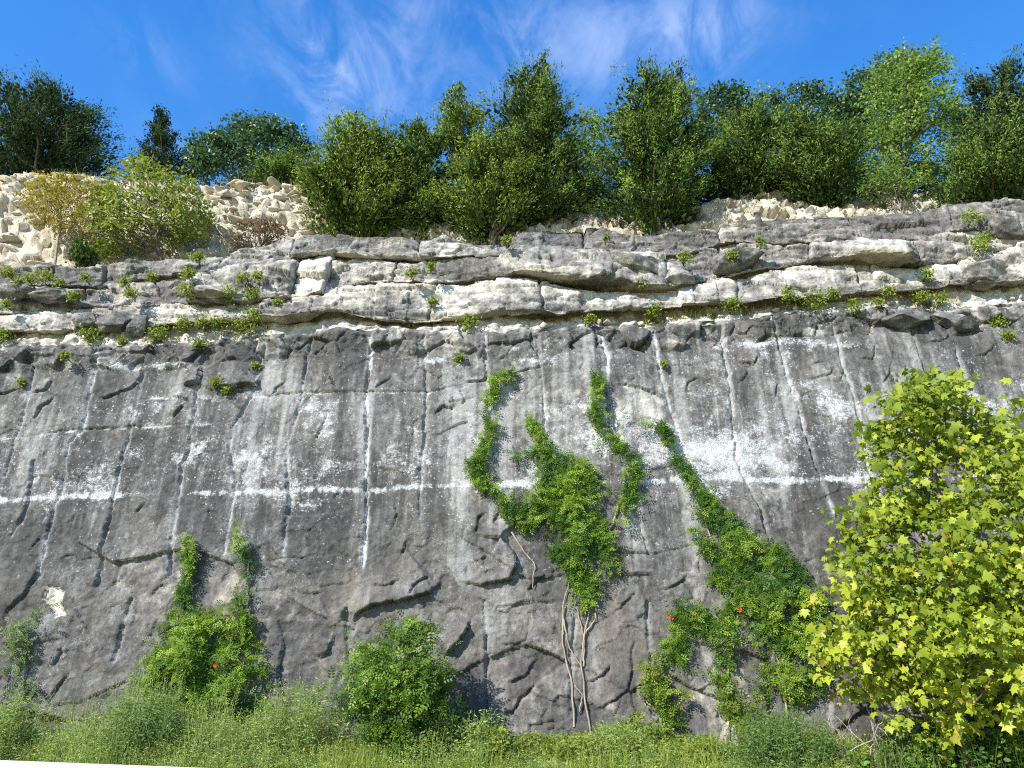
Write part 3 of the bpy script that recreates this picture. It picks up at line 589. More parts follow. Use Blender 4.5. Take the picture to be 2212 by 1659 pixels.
rdg = 1 - np.abs(fbm(HX * 1.6, HZ * 3.4, 5, 610, .6)); HYd = HY - bankw * (.10 * fh + .12 * fh2 + .22 * fh3 + .12 * (rdg - .6) + .10 * fbm(HX * 5, HZ * 11, 4, 602, .65)); HZ = HZ + .05 * fbm(HX * 1.5, HY * 1.5, 3, 603) * smooth(13.5, 14.2, HY)
hm = np.zeros(HX.shape + (4,)); hm[..., 0] = .75 + .35 * fbm(HX, HZ * 2, 3, 604) - .7 * smooth(15.6, 16.1, HY); hm[..., 2] = np.clip(.5 + .5 * smooth(15.4, 16.0, HY) + .35 * fbm(HX * .5, HZ * .8, 2, 605) - .3 * smooth(-5.5, -8.5, HX), 0, 1)
# stretch it sideways beyond the frame
HXs = HX.copy(); HXs[:, 0] = -60; HXs[:, -1] = 60
hill = mesh_np('hillside', np.stack([HXs, HYd, HZ], -1).reshape(-1, 3), grid_faces(len(hy), len(hx)), M['bankdirt'], None, None, False)
tag(hill, 'pale stony slope above the grey cliff where the trees stand', None, kind='structure')

# stones: unit shapes cut by planes, shared
def ico(sub):
    t = (1 + 5 ** .5) / 2
    V = [(-1,t,0),(1,t,0),(-1,-t,0),(1,-t,0),(0,-1,t),(0,1,t),(0,-1,-t),(0,1,-t),(t,0,-1),(t,0,1),(-t,0,-1),(-t,0,1)]
    F = [(0,11,5),(0,5,1),(0,1,7),(0,7,10),(0,10,11),(1,5,9),(5,11,4),(11,10,2),(10,7,6),(7,1,8),(3,9,4),(3,4,2),(3,2,6),(3,6,8),(3,8,9),(4,9,5),(2,4,11),(6,2,10),(8,6,7),(9,8,1)]
    V = [np.array(v) / np.linalg.norm(v) for v in V]
    for _ in range(sub):
        cache = {}; F2 = []
        def mid(a, b):
            k = (min(a, b), max(a, b))
            if k not in cache: m = V[a] + V[b]; V.append(m / np.linalg.norm(m)); cache[k] = len(V) - 1
            return cache[k]
        for a, b, c in F:
            ab, bc, ca = mid(a, b), mid(b, c), mid(c, a); F2 += [(a, ab, ca), (b, bc, ab), (c, ca, bc), (ab, bc, ca)]
        F = F2
    return np.array(V), np.array(F)
ICO2, ICO4 = ico(2), ico(4)
def rock_shape(V, seed, nplanes=13, lo=.5, hi=.85, rough=.04, boxy=False):
    r = np.random.default_rng(seed); V = V.copy()
    if boxy: V = np.sign(V) * np.abs(V) ** .42
    for _ in range(nplanes):
        n = r.normal(size=3); n /= np.linalg.norm(n); d = r.uniform(lo, hi)
        V -= np.maximum(V @ n - d, 0)[:, None] * n
    V *= (1 + rough * fbm(V[:, 0] * 3 + V[:, 2] * 2, V[:, 1] * 3 - V[:, 2], 3, seed))[:, None]
    return V / np.abs(V).max(0)
STONES = []
for k in range(9):
    o = mesh_np('stone', rock_shape(ICO2[0], 700 + k, 8, .55, .95, .05, True), ICO2[1], None, link=False, smooth_shade=False); STONES.append(o.data)
def stone_mesh(k, mat):
    key = (k % 9, mat.name)
    if key not in stone_mesh.c:
        me = STONES[k % 9].copy(); me.materials.clear(); me.materials.append(mat); stone_mesh.c[key] = me
    return stone_mesh.c[key]
stone_mesh.c = {}
def stone(loc, size, rot, mat, root, k):
    o = bpy.data.objects.new('stone', stone_mesh(k, mat)); col.objects.link(o)
    o.parent = root; o.location = Vector(loc) - Vector(root.location); o.scale = size; o.rotation_euler = rot; return o
rubble = empty('rubble_bank', (-6, 15.2, 10), 'cream limestone rubble bank above the cliff at upper left', 'rubble')
r3 = np.random.default_rng(33)
cnt = 0
while cnt < 290:
    px = r3.uniform(-60, 690); py = r3.uniform(405, 575)
    if r3.random() < .35: px = r3.uniform(430, 680)
    x, _ = at(px, 480, 15.4)
    y = r3.uniform(14.35, 16.05); z = float(hill_z(np.array([x]), np.array([y]))[0])
    w = .095 * np.clip(r3.lognormal(0, .6), .4, 2.8); h = w * r3.uniform(.2, .42)
    stone((x, y - .08, z + h * .2), (w, w * r3.uniform(.6, .9), h), (r3.normal(0, .1), r3.normal(0, .1), r3.normal(0, .4)), M['cream'], rubble, int(r3.integers(9))); cnt += 1
rr = empty('loose_stones', (5.5, 14.6, 10.8), 'row of loose pale stones on the cliff top below the right cedars', 'rubble')
for k in range(60):
    px = r3.uniform(1620, 1930); x, _ = at(px, 445, 14.6); y = r3.uniform(13.95, 15.3)
    z = float(hill_z(np.array([x]), np.array([y]))[0]); w = r3.uniform(.06, .2); h = w * r3.uniform(.35, .65)
    stone((x, y, z + h * .5 + (.12 if r3.random() < .4 else 0)), (w, w * .8, h), (r3.normal(0, .2), r3.normal(0, .25), r3.uniform(0, 6.28)), M['cream'] if r3.random() < .7 else M['greystone'], rr, int(r3.integers(9)))
# stones lying on the bench and boulders wedged in the ledges
bs = empty('bench_stones', (0, 13.1, 6.8), 'small pale stones scattered along the bench ledge', 'stones')
for k in range(70):
    px = r3.uniform(0, 2212) if k > 25 else r3.uniform(1180, 1900); x, _ = at(px, 690, 13.1); zz = float(z0(np.array([x]))[0]); w = r3.uniform(.025, .075) * (1.6 if r3.random() < .15 else 1)
    yy = float(np.interp(x, XS, P[-1, :, 1])) + r3.uniform(.05, .2)
    stone((x, yy, zz + .06 + (yy - 13.0) * .35), (w, w, w * .7), (r3.normal(0, .3), r3.normal(0, .3), r3.uniform(0, 6)), M['cream'], bs, int(r3.integers(9)))
def boulder(px, py, rx, ry, Y, seed, pale=.3, roll=0., depth=.6):
    x, z = at(px, py, Y); x1, _ = at(px + rx, py, Y); _, zz = at(px, py - ry, Y); sx, sz = abs(x1 - x), abs(zz - z)
    V = rock_shape(ICO4[0], seed, 16, .5, .9, .05) * np.array([sx, sx * depth, sz])
    c, s_ = math.cos(roll), math.sin(roll); V = np.stack([V[:, 0] * c - V[:, 2] * s_, V[:, 1], V[:, 0] * s_ + V[:, 2] * c], -1)
    nrm = V / (np.linalg.norm(V, axis=1, keepdims=True) + 1e-9)
    V = V + nrm * (.02 * fbm(V[:, 0] * 5, V[:, 2] * 7, 3, seed))[:, None] + np.array([x, Y, z])
    mk_ = np.zeros((len(V), 4)); mk_[:, 0] = pale; mk_[:, 1] = .2; mk_[:, 2] = .15
    o = mesh_np('boulder', V, ICO4[1], M['rock'], None, {'mask': mk_}); child(o, cliff)
for a in ((1380,575,95,30,13.2,802,.35,-.22),(1462,598,40,18,13.05,803,.55,0),(1590,560,60,30,13.2,804,.2,.1),(2170,500,60,26,13.2,805,.15,-.3),
          (245,698,40,22,12.98,808,.15,0),(185,695,38,18,13.0,809,.2,0),(300,700,24,30,12.95,810,.0,-.6),(480,640,70,16,13.1,811,.5,-.1),(120,640,60,16,13.1,814,.3,.06),(2120,600,70,28,13.1,815,.35,.1),(40,632,50,20,13.1,816,.2,.1),
          (1960,694,60,22,13.0,819,.1,.1),(2060,694,50,26,13.0,820,.1,-.1)): boulder(*a)

# ------------------------------------------------------------------ ground, road, stand-in barrier for the car window edge
gy = np.array([-400, -6, 4.2, 5.6, 6.5, 7.5, 8.5, 9.5, 10.2, 10.8, 11.3, 11.8, 12.3]); gz = np.array([0, 0, 0, 0, .02, .08, .17, .28, .36, .44, .52, .6, .66]) - .02
gx = np.concatenate([[-500, -60], np.arange(-16, 16.1, .4), [60, 500]])
GX, GY = np.meshgrid(gx, gy); GZ = np.broadcast_to(gz[:, None], GX.shape) + .05 * noise(GX * .6, GY * .6, 900) * smooth(6, 8, GY)
ground = mesh_np('ground', np.stack([GX, GY, GZ], -1).reshape(-1, 3), grid_faces(len(gy), len(gx)), M['soil']); tag(ground, 'grassy verge at the foot of the cliff', None, kind='structure')
def ground_z(y): return np.interp(y, gy, gz)
road = mesh_np('road', np.array([[-400, -8, .012], [400, -8, .012], [400, 4.1, .012], [-400, 4.1, .012]]), np.array([[0, 1, 2, 3]]), M['asphalt'], smooth_shade=False); tag(road, kind='structure')
bar = empty('window_edge_barrier', (-4, 5, 0), 'white car window edge at the bottom left of the picture, built as a barrier', 'barrier')  # white strip taken for a car window edge, built as a barrier
prof = [(-.30, 0), (-.30, .08), (-.16, .33), (-.085, 1.0), (-.06, 1.03), (.06, 1.03), (.085, 1.0), (.16, .33), (.30, .08), (.30, 0)]
for i, (xa, xb) in enumerate(((-12.0, -8.02), (-8.0, -4.02), (-4.0, -.02))):
    V = []
    for x in (xa, xb):
        dz = (-(x + 3.3) * .034)
        for (py_, pz_) in prof: V.append((x, 5 + py_, pz_ * (1.084 + dz) / 1.03))
    n = len(prof); me = bpy.data.meshes.new('window_edge_section')
    me.from_pydata(V, [], [(k, k + 1, n + k + 1, n + k) for k in range(n - 1)] + [tuple(range(n - 1, -1, -1)), tuple(range(n, 2 * n))]); me.materials.append(M['concrete'])
    o = bpy.data.objects.new('window_edge_section', me); col.objects.link(o); child(o, bar)

# ------------------------------------------------------------------ foliage builders
def scatter(template, faces, C, A, N, S, tint):
    """copies of a leaf template: local x across, y along the axis A, z along the normal N"""
    A = A / (np.linalg.norm(A, axis=1, keepdims=True) + 1e-9); N = N - (N * A).sum(1, keepdims=True) * A; N /= np.linalg.norm(N, axis=1, keepdims=True) + 1e-9
    B = np.cross(A, N); T = np.asarray(template, float); S = np.asarray(S).reshape(-1, 1, 1)
    V = C[:, None] + S * (T[None, :, 0:1] * B[:, None] + T[None, :, 1:2] * A[:, None] + T[None, :, 2:3] * N[:, None])
    F = np.asarray(faces)[None] + (np.arange(len(C)) * len(T))[:, None, None]
    return V.reshape(-1, 3), F.reshape(-1, F.shape[-1]), np.repeat(tint, len(T))
DIAMOND = ([(0, 0, 0), (.28, .45, .06), (0, 1, 0), (-.28, .45, .06)], [(0, 1, 2, 3)])
LANCE = ([(0, 0, 0), (.14, .4, .03), (0, 1, -.06), (-.14, .4, .03)], [(0, 1, 2, 3)])
SPRAY = ([(0, 0, 0), (.13, .4, .03), (0, 1, 0), (-.13, .4, -.03)], [(0, 1, 2, 3)])
OVAL = ([(0, 0, 0), (.3, .3, .08), (.26, .68, .06), (0, 1, -.05), (-.26, .68, .06), (-.3, .3, .08)], [(0, 1, 2, 3), (0, 3, 4, 5)])
_pin = [(0, 0, 0)]; _pinf = []
def _pinnate():
    V, F = [], []
    def leaflet(x, y, ang, L):
        c, s_ = math.cos(ang), math.sin(ang); b = len(V)
        for (u, v, w) in ((0, 0, 0), (.26, .42, .05), (0, 1, -.05), (-.26, .42, .05)):
            u *= L; v *= L; V.append((x + u * c + v * s_, y - u * s_ + v * c, w * L - .12 * y * y))
        F.append((b, b + 1, b + 2, b + 3))
    for y in (.2, .45, .7):
        leaflet(.0, y, 1.15, .36); leaflet(.0, y, -1.15, .36)
    leaflet(0, .85, 0, .38); return V, F
PINNATE = _pinnate()
SYC_V = [(0, 0, 0), (.22, -.06, .02), (.52, .14, -.06), (.30, .30, .03), (.56, .58, -.07), (.24, .58, .03), (0, 1.0, -.08), (-.24, .58, .03), (-.56, .58, -.07), (-.30, .30, .03), (-.52, .14, -.06), (-.22, -.06, .02), (0, .36, .07)]
SYC_F = [(12, i, i + 1) for i in range(1, 11)] + [(12, 0, 1), (12, 11, 0)]
def poly_world(poly, Yd):
    p = np.array(poly, float); x, z = at(p[:, 0], p[:, 1], Yd); return x, z
def crown_points(poly, Yd, n, depth, r, shell=.5):
    px, pz = poly_world(poly, Yd); out = []
    zs = np.linspace(pz.min() + 1e-3, pz.max() - 1e-3, 80); ext = []
    for zz in zs:
        xi = []
        for i in range(len(px)):
            j = (i + 1) % len(px)
            if (pz[i] > zz) != (pz[j] > zz): xi.append(px[i] + (zz - pz[i]) * (px[j] - px[i]) / (pz[j] - pz[i]))
        ext.append((min(xi), max(xi)) if xi else (0, 0))
    ext = np.array(ext); got = 0; pts = []
    while got < n:
        x = r.uniform(px.min(), px.max(), 4 * n); z = r.uniform(pz.min(), pz.max(), 4 * n); m = inpoly(px, pz, x, z); x, z = x[m], z[m]
        a = np.interp(z, zs, ext[:, 0]); b = np.interp(z, zs, ext[:, 1]); c = (a + b) / 2; w = np.maximum((b - a) / 2, .05)
        f = np.clip((x - c) / w, -1, 1); md = depth * w * np.sqrt(np.maximum(1 - f * f, 0)) + .02
        y = Yd + md * np.sign(r.uniform(-1, 1, len(x))) * r.random(len(x)) ** shell
        pts.append(np.stack([x, y, z, c, w], -1)); got += len(x)
    return np.concatenate(pts)[:n]
def trunk_mesh(base, top, rad, tips, r, bend=.08):
    n = 7; sp = wobble(base, top, n, bend, r); parts = [tube_np(sp, np.linspace(rad, rad * .25, n), 7)]
    for t in tips:
        k = np.clip((t[2] - base[2]) / max(top[2] - base[2], .1) - .18, .12, .92); i = k * (n - 1); i0 = int(i); f = i - i0
        p0 = sp[i0] * (1 - f) + sp[min(i0 + 1, n - 1)] * f
        q = wobble(p0, t, 5, np.linalg.norm(t - p0) * .04, r); parts.append(tube_np(q, np.linspace(rad * .42 * (1 - .6 * k), rad * .07 + .004, 5), 5))
    return join_np(parts)
def tree(name, label, cat, poly, Yd, base_px, mat, style, nclump, per, leaf, r_seed, group=None, depth=.85, rad=.09, spread=.22, limbs=24, base_z=None, tint_mid=.45, bark='bark'):
    r = np.random.default_rng(r_seed)
    bx, bz = at(base_px[0], base_px[1], Yd)
    if base_z is None: bz = float(hill_z(np.array([bx]), np.array([Yd]))[0]) - .08
    else: bz = base_z
    root = empty(name, (float(bx), Yd, bz), label, cat, group)
    cp = crown_points(poly, Yd, nclump, depth, r, .45)
    if style == 'cedar':      # clumps ride on boughs, so masses and gaps show
        nbg = max(14, nclump // 10); bg = crown_points(poly, Yd, nbg, depth, r, .3); j = r.integers(0, nbg, nclump); j_b = j
        ax = np.stack([bg[:, 0] - bg[:, 3], bg[:, 1] - Yd, np.abs(bg[:, 4]) * .4], -1); ax /= np.linalg.norm(ax, axis=1, keepdims=True) + 1e-9
        sc_ = np.clip(bg[j, 4:5] * .34, .09, .36); tq = r.uniform(-1.5, 1.0, (nclump, 1))
        pc = bg[j, :3] + ax[j] * tq * sc_ * 1.5 + r.normal(0, 1, (nclump, 3)) * sc_ * .42 * (1.1 - .5 * np.clip(tq, 0, 1)); usebg = r.random(nclump) < .62
        cp[usebg, :3] = pc[usebg]; bt = r.normal(0, .2, nbg)[j] * usebg + .10 * np.clip(tq[:, 0], -1, 1)  # bough tints paint light and shadowed masses, paler toward the tips
    pz = poly_world(poly, Yd)[1]
    if style == 'cedar':
        f_ = np.maximum(cp[:, 4] - .13, .25 * cp[:, 4]) / cp[:, 4]; cp[:, 0] = cp[:, 3] + (cp[:, 0] - cp[:, 3]) * f_
        H_ = pz.max() - pz.min(); cp[:, 2] = pz.min() + (cp[:, 2] - pz.min()) * (H_ - .42) / H_
    C = cp[:, :3]; ctr = np.stack([cp[:, 3], np.full(len(cp), Yd), C[:, 2] - .35 * cp[:, 4]], -1)
    O = C - ctr; O /= np.linalg.norm(O, axis=1, keepdims=True) + 1e-9
    if style == 'cedar': per = int(per * 1.8)
    n = nclump * per; idx = np.repeat(np.arange(nclump), per)
    spc = spread * r.uniform(.55, 1.35, nclump) * np.where(r.random(nclump) < .14, 1.5, 1); sp = spc[idx][:, None]
    ctint = r.normal(0, .16, nclump)[idx] + (bt[idx] if style == 'cedar' else 0)
    if style == 'cedar':
        t = r.uniform(-.5, 1.0, (n, 1)); axis = O * .9 + np.array([0, 0, .32]); axis /= np.linalg.norm(axis, axis=1, keepdims=True)
        pos = C[idx] + axis[idx] * t * sp * 1.35 + r.normal(0, 1, (n, 3)) * sp * np.array([.36, .36, .30]) * (1.15 - .6 * np.clip(t, 0, 1))
        bo = np.where(usebg[:, None], C - (bg[j_b, :3] - ax[j_b] * .15), O * .3); bo /= np.linalg.norm(bo, axis=1, keepdims=True) + 1e-9
        A = axis[idx] * .8 + r.normal(0, .7, (n, 3)); N = r.normal(0, .4, (n, 3)) + O[idx] * .5 + bo[idx] * 1.1 + (pos - C[idx]) / sp * .5
        T, F = SPRAY; S = leaf * .52 * r.uniform(.6, 1.35, n)
    else:
        pos = C[idx] + np.clip(r.normal(0, 1, (n, 3)), -1.5, 1.5) * sp * np.array([.6, .6, .42])
        A = r.normal(0, 1, (n, 3)) + O[idx] * .5 + np.array([0, 0, -.35]); N = r.normal(0, .55, (n, 3)) + np.array([-.25, -.45, .85])
        T, F = PINNATE if style == 'pinnate' else OVAL if style == 'oval' else DIAMOND if style == 'diamond' else LANCE; S = leaf * r.uniform(.6, 1.3, n)
    tint = np.clip(tint_mid + ctint + r.normal(0, .2, n), 0, 1)
    V, Fc, tt = scatter(T, F, pos, A, N, S, tint)
    if style == 'cedar':        # the dense inner sprays behind the tips, tinted dark as crown shade
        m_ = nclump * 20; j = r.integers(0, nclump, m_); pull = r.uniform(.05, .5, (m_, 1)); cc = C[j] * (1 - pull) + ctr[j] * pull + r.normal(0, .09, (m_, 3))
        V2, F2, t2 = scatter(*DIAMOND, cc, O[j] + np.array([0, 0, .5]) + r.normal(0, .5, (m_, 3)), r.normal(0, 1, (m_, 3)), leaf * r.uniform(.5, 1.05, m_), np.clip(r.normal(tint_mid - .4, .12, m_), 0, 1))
        V, Fc, tt = np.concatenate([V, V2]), np.concatenate([Fc, F2 + len(V)]), np.concatenate([tt, t2])
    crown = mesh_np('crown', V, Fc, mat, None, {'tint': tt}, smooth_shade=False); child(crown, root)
    zt = pz.max(); cx = at(0, 0, Yd)[0]
    topx = float(np.mean(cp[C[:, 2] > zt - .25 * (zt - pz.min()), 3])) if (C[:, 2] > zt - .25 * (zt - pz.min())).any() else float(bx)
    tips = C[r.choice(nclump, min(limbs, nclump), replace=False)]
    tv, tf = trunk_mesh(np.array([bx, Yd, bz]), np.array([topx, Yd, bz + (zt - bz) * .88]), rad, tips, r)
    child(mesh_np('trunk', tv, tf, M[bark]), root); return root

# ------------------------------------------------------------------ trees on the cliff top (outlines in photo pixels at their own distance)
tree('cedar_tree', 'large dark rounded cedar alone at the upper left corner', 'tree', [(-60,395),(-70,300),(-20,260),(20,235),(60,215),(85,200),(105,172),(135,165),(165,180),(190,205),(215,240),(240,265),(250,310),(240,360),(215,392),(120,398)], 17.6, (110,395), M['cedar_dark'], 'cedar', 620, 26, .17, 1001, depth=.9, rad=.14)
tree('cedar_tree', 'slim pointed young cedar between the dark cedar and the oak', 'tree', [(275,405),(278,350),(300,335),(308,300),(328,280),(340,240),(349,205),(357,240),(370,275),(384,268),(388,300),(404,325),(400,355),(415,405)], 18.0, (348,405), M['cedar_dark'], 'cedar', 260, 24, .10, 1002, depth=.8, rad=.06, spread=.085)
tree('oak_tree', 'round glossy dark green oak behind the rubble bank', 'tree', [(400,412),(410,350),(440,340),(470,325),(500,295),(540,290),(575,278),(620,285),(640,305),(672,310),(670,350),(655,412)], 18.8, (560,415), M['oak'], 'oval', 300, 51, .105, 1003, rad=.1, spread=.3)
tree('cedar_tree', 'small feathery green cedar in front of the oak', 'tree', [(520,415),(540,370),(570,345),(600,330),(630,318),(655,340),(668,380),(665,418)], 17.0, (600,418), M['cedar'], 'cedar', 160, 24, .14, 1004, rad=.06, spread=.2, tint_mid=.5)
tree('cedar_tree', 'pale feathery cedar rising behind the central clump', 'tree', [(945,330),(935,240),(950,225),(955,195),(975,180),(985,150),(1000,180),(1020,200),(1045,205),(1055,245),(1050,330)], 17.5, (990,420), M['cedar_olive'], 'cedar', 130, 22, .15, 1005, rad=.07, spread=.19, tint_mid=.65, limbs=40)
tree('broadleaf_tree', 'light green leafy tree glimpsed between the two tallest cedars', 'tree', [(1235,480),(1238,260),(1265,240),(1290,262),(1310,300),(1310,480)], 17.0, (1275,470), M['light'], 'diamond', 130, 26, .11, 1006, rad=.06, spread=.22)
tree('broadleaf_tree', 'thin light green tree poking up above the left end of the central clump', 'tree', [(700,420),(710,290),(740,262),(770,248),(790,262),(810,300),(800,420)], 16.6, (755,430), M['light'], 'lance', 120, 26, .15, 1007, rad=.06, spread=.22)
tree('cedar_tree', 'broad bright green cedar at the left end of the central clump', 'tree', [(645,492),(650,430),(672,400),(665,360),(690,330),(705,290),(740,275),(780,272),(820,270),(850,262),(870,300),(875,380),(890,440),(880,500),(760,505),(680,503)], 15.2, (760,505), M['cedar_olive'], 'cedar', 520, 28, .15, 1008, rad=.11, tint_mid=.52)
tree('cedar_tree', 'dark cedar second from left in the central clump', 'tree', [(810,500),(800,420),(830,340),(850,280),(880,265),(905,250),(930,268),(955,290),(965,340),(985,420),(990,500)], 15.7, (890,505), M['cedar'], 'cedar', 400, 26, .15, 1009, rad=.1, tint_mid=.42)
tree('cedar_tree', 'medium light green cedar leaning against the tallest cedar', 'tree', [(960,500),(965,440),(980,380),(970,330),(1000,300),(1040,275),(1080,290),(1110,330),(1150,370),(1170,420),(1165,490),(1080,505)], 15.0, (1070,508), M['cedar_olive'], 'cedar', 380, 28, .145, 1010, rad=.09, tint_mid=.5)
tree('cedar_tree', 'tallest dark conical cedar in the central clump', 'tree', [(1060,480),(1070,380),(1055,300),(1065,240),(1085,215),(1090,150),(1110,140),(1130,122),(1150,135),(1170,160),(1195,160),(1210,205),(1240,235),(1258,260),(1268,340),(1278,400),(1270,470),(1200,490)], 15.5, (1150,490), M['cedar'], 'cedar', 640, 26, .15, 1011, rad=.14, tint_mid=.38)
tree('cedar_tree', 'tall ragged cedar with a side branch right of the central gap', 'tree', [(1285,480),(1280,390),(1295,320),(1290,270),(1320,230),(1310,205),(1350,175),(1385,165),(1398,135),(1412,168),(1440,170),(1480,150),(1470,180),(1480,220),(1510,260),(1540,320),(1550,400),(1555,450),(1520,480),(1420,490)], 15.4, (1420,492), M['cedar'], 'cedar', 640, 26, .155, 1012, rad=.14, tint_mid=.42)
tree('oak_tree', 'sparse oak crown peeking over the long cedar thicket, first from its left end', 'tree', [(1500,300),(1500,225),(1530,205),(1570,200),(1600,195),(1610,230),(1590,300)], 18.5, (1555,420), M['oak'], 'oval', 90, 40, .105, 1013, rad=.07, spread=.25)
tree('oak_tree', 'oak crown with a flat spreading top over the middle of the cedar thicket', 'tree', [(1660,300),(1665,215),(1700,198),(1750,195),(1785,208),(1775,225),(1750,250),(1740,300)], 18.7, (1710,420), M['oak'], 'oval', 100, 44, .105, 1014, rad=.08, spread=.25)
tree('oak_tree', 'dark oak crown at the right end of the cedar thicket', 'tree', [(1740,330),(1750,240),(1785,222),(1820,215),(1860,230),(1870,330)], 18.3, (1805,420), M['oak'], 'oval', 120, 44, .105, 1015, rad=.08, spread=.28, tint_mid=.35)
tree('oak_tree', 'tall rounded oak crown behind the light green sapling', 'tree', [(1830,300),(1825,200),(1840,165),(1880,145),(1920,130),(1960,130),(1990,180),(1980,300)], 18.0, (1900,420), M['oak'], 'oval', 170, 47, .105, 1016, rad=.1, spread=.28, tint_mid=.5)
tree('cedar_tree', 'low wide cedar left of the cedar thicket, next to the ragged tall cedar', 'tree', [(1500,430),(1510,330),(1530,280),(1560,250),(1600,225),(1640,220),(1680,240),(1700,300),(1710,420)], 15.9, (1600,432), M['cedar'], 'cedar', 420, 26, .15, 1017, rad=.1, tint_mid=.44)
tree('cedar_tree', 'low wide dense cedar in front of the flat topped oak', 'tree', [(1670,425),(1670,310),(1700,265),(1740,245),(1790,262),(1830,270),(1850,310),(1865,360),(1860,425)], 15.6, (1770,428), M['cedar'], 'cedar', 420, 26, .15, 1018, rad=.1, tint_mid=.4)
tree('broadleaf_tree', 'tall light green sapling with a lone upper sprig, standing above the cliff', 'tree', [(1850,418),(1845,330),(1880,310),(1890,230),(1885,180),(1920,130),(1960,150),(1990,145),(1995,110),(2025,98),(2040,120),(2030,160),(2045,210),(2060,260),(2045,330),(2010,360),(1990,415),(1920,420)], 15.6, (1950,424), M['light'], 'diamond', 330, 38, .10, 1019, rad=.07, spread=.24, tint_mid=.62, limbs=34)
tree('cedar_tree', 'tall dark cedar at the upper right corner', 'tree', [(2050,400),(2060,300),(2050,230),(2080,190),(2075,155),(2110,165),(2130,140),(2165,110),(2185,130),(2240,140),(2300,220),(2320,400)], 17.0, (2180,420), M['cedar_dark'], 'cedar', 520, 26, .16, 1020, rad=.13, tint_mid=.5)
tree('cedar_tree', 'low bushy cedar on the cliff edge at the right', 'tree', [(1995,430),(1990,390),(2015,360),(2040,310),(2060,280),(2100,258),(2150,250),(2200,262),(2260,270),(2300,330),(2310,410),(2212,415),(2060,432)], 14.7, (2120,428), M['cedar'], 'cedar', 520, 28, .14, 1021, rad=.1, tint_mid=.46)
# low dark brush that fills the ground under and behind the cedars
r8 = np.random.default_rng(88); nn_ = 16000
ux = r8.uniform(-4.6, 11, nn_); uy = r8.uniform(16.3, 17.6, nn_); ug = hill_z(ux, uy); uh = (1.0 + .5 * noise(ux * .8, uy, 89)) * r8.random(nn_) ** .7
uV, uF, uT = scatter(*DIAMOND, np.stack([ux, uy, ug + uh], -1), r8.normal(0, 1, (nn_, 3)) + np.array([0, 0, .4]), r8.normal(0, .6, (nn_, 3)) + np.array([-.3, -.5, .5]), r8.uniform(.08, .16, nn_), np.clip(r8.normal(.35, .2, nn_), 0, 1))
tag(mesh_np('underbrush', uV, uF, M['cedar'], None, {'tint': uT}, False), 'dark green brush filling the ground behind the cliff-top cedars', 'brush', kind='stuff')
# shrubs on the terrace
tree('shrub', 'spreading yellow-green shrub with several stems before the rubble bank', 'shrub', [(200,545),(195,480),(215,440),(235,400),(250,365),(285,350),(315,345),(350,352),(390,385),(430,400),(450,440),(445,500),(420,520),(380,500),(330,520),(260,520),(230,560)], 14.3, (372,548), M['yellowgreen'], 'diamond', 260, 24, .095, 1022, depth=.6, rad=.05, spread=.17, limbs=60, tint_mid=.5)
tree('shrub', 'thin olive-yellow shrub on a bare pale stem at far left', 'shrub', [(50,440),(65,405),(120,390),(170,392),(220,405),(245,430),(235,470),(205,500),(160,500),(110,490),(75,470)], 14.3, (135,565), M['olive'], 'lance', 190, 24, .10, 1023, depth=.6, rad=.04, spread=.15, limbs=36, tint_mid=.5, bark='vinestem')
tree('cedar_tree', 'knee-high cedar seedling at the left cliff edge below the shrubs', 'tree', [(165,565),(162,530),(175,510),(190,500),(205,520),(210,550),(200,572)], 13.9, (185,590), M['cedar'], 'cedar', 60, 22, .10, 1024, rad=.025, spread=.1, limbs=10, tint_mid=.55)
tree('shrub', 'low reddish-brown sumac thicket at the foot of the rubble bank', 'shrub', [(500,535),(505,505),(540,488),(570,475),(605,480),(622,495),(615,515),(560,530)], 14.2, (540,530), M['sumac'], 'lance', 80, 20, .09, 1025, depth=.7, rad=.03, spread=.12, limbs=50, tint_mid=.5)
tree('shrub', 'small bright yellow-green bush under the light green sapling', 'shrub', [(1865,420),(1870,385),(1900,370),(1940,372),(1980,380),(1990,400),(1975,420)], 14.9, (1925,428), M['light'], 'diamond', 60, 18, .08, 1026, rad=.025, spread=.15, limbs=20)
# bare branches
def bare_shrub(px, py, Yd, w, h, seed, label, base_z=None, mat='deadwood'):
    r = np.random.default_rng(seed); x, z = at(px, py, Yd); x = float(x)
    z = float(hill_z(np.array([x]), np.array([Yd]))[0]) if base_z is None else base_z
    root = empty('bare_shrub', (x, Yd, z), label, 'bare shrub')
    for k in range(9):
        a = r.uniform(-1, 1); tip = np.array([x + a * w, Yd + r.uniform(-.3, .3) * w, z + h * r.uniform(.6, 1) * (1 - .3 * abs(a))])
        q = wobble(np.array([x, Yd, z]), tip, 6, .03, r); parts = [tube_np(q, np.linspace(.014, .004, 6), 5)]
        for j in range(3):
            b = q[r.integers(2, 5)]; parts.append(tube_np(wobble(b, b + r.normal(0, .12, 3) + np.array([a * .12, 0, .16]), 4, .01, r), np.linspace(.006, .002, 4), 4))
        V, F = join_np(parts); child(mesh_np('branch', V, F, M[mat]), root)
bare_shrub(1945, 432, 14.2, .35, .75, 1100, 'leafless pale bush on the cliff edge below the light green sapling')
bare_shrub(1660, 440, 14.6, .4, .5, 1101, 'leafless twiggy bush left of the loose stones')

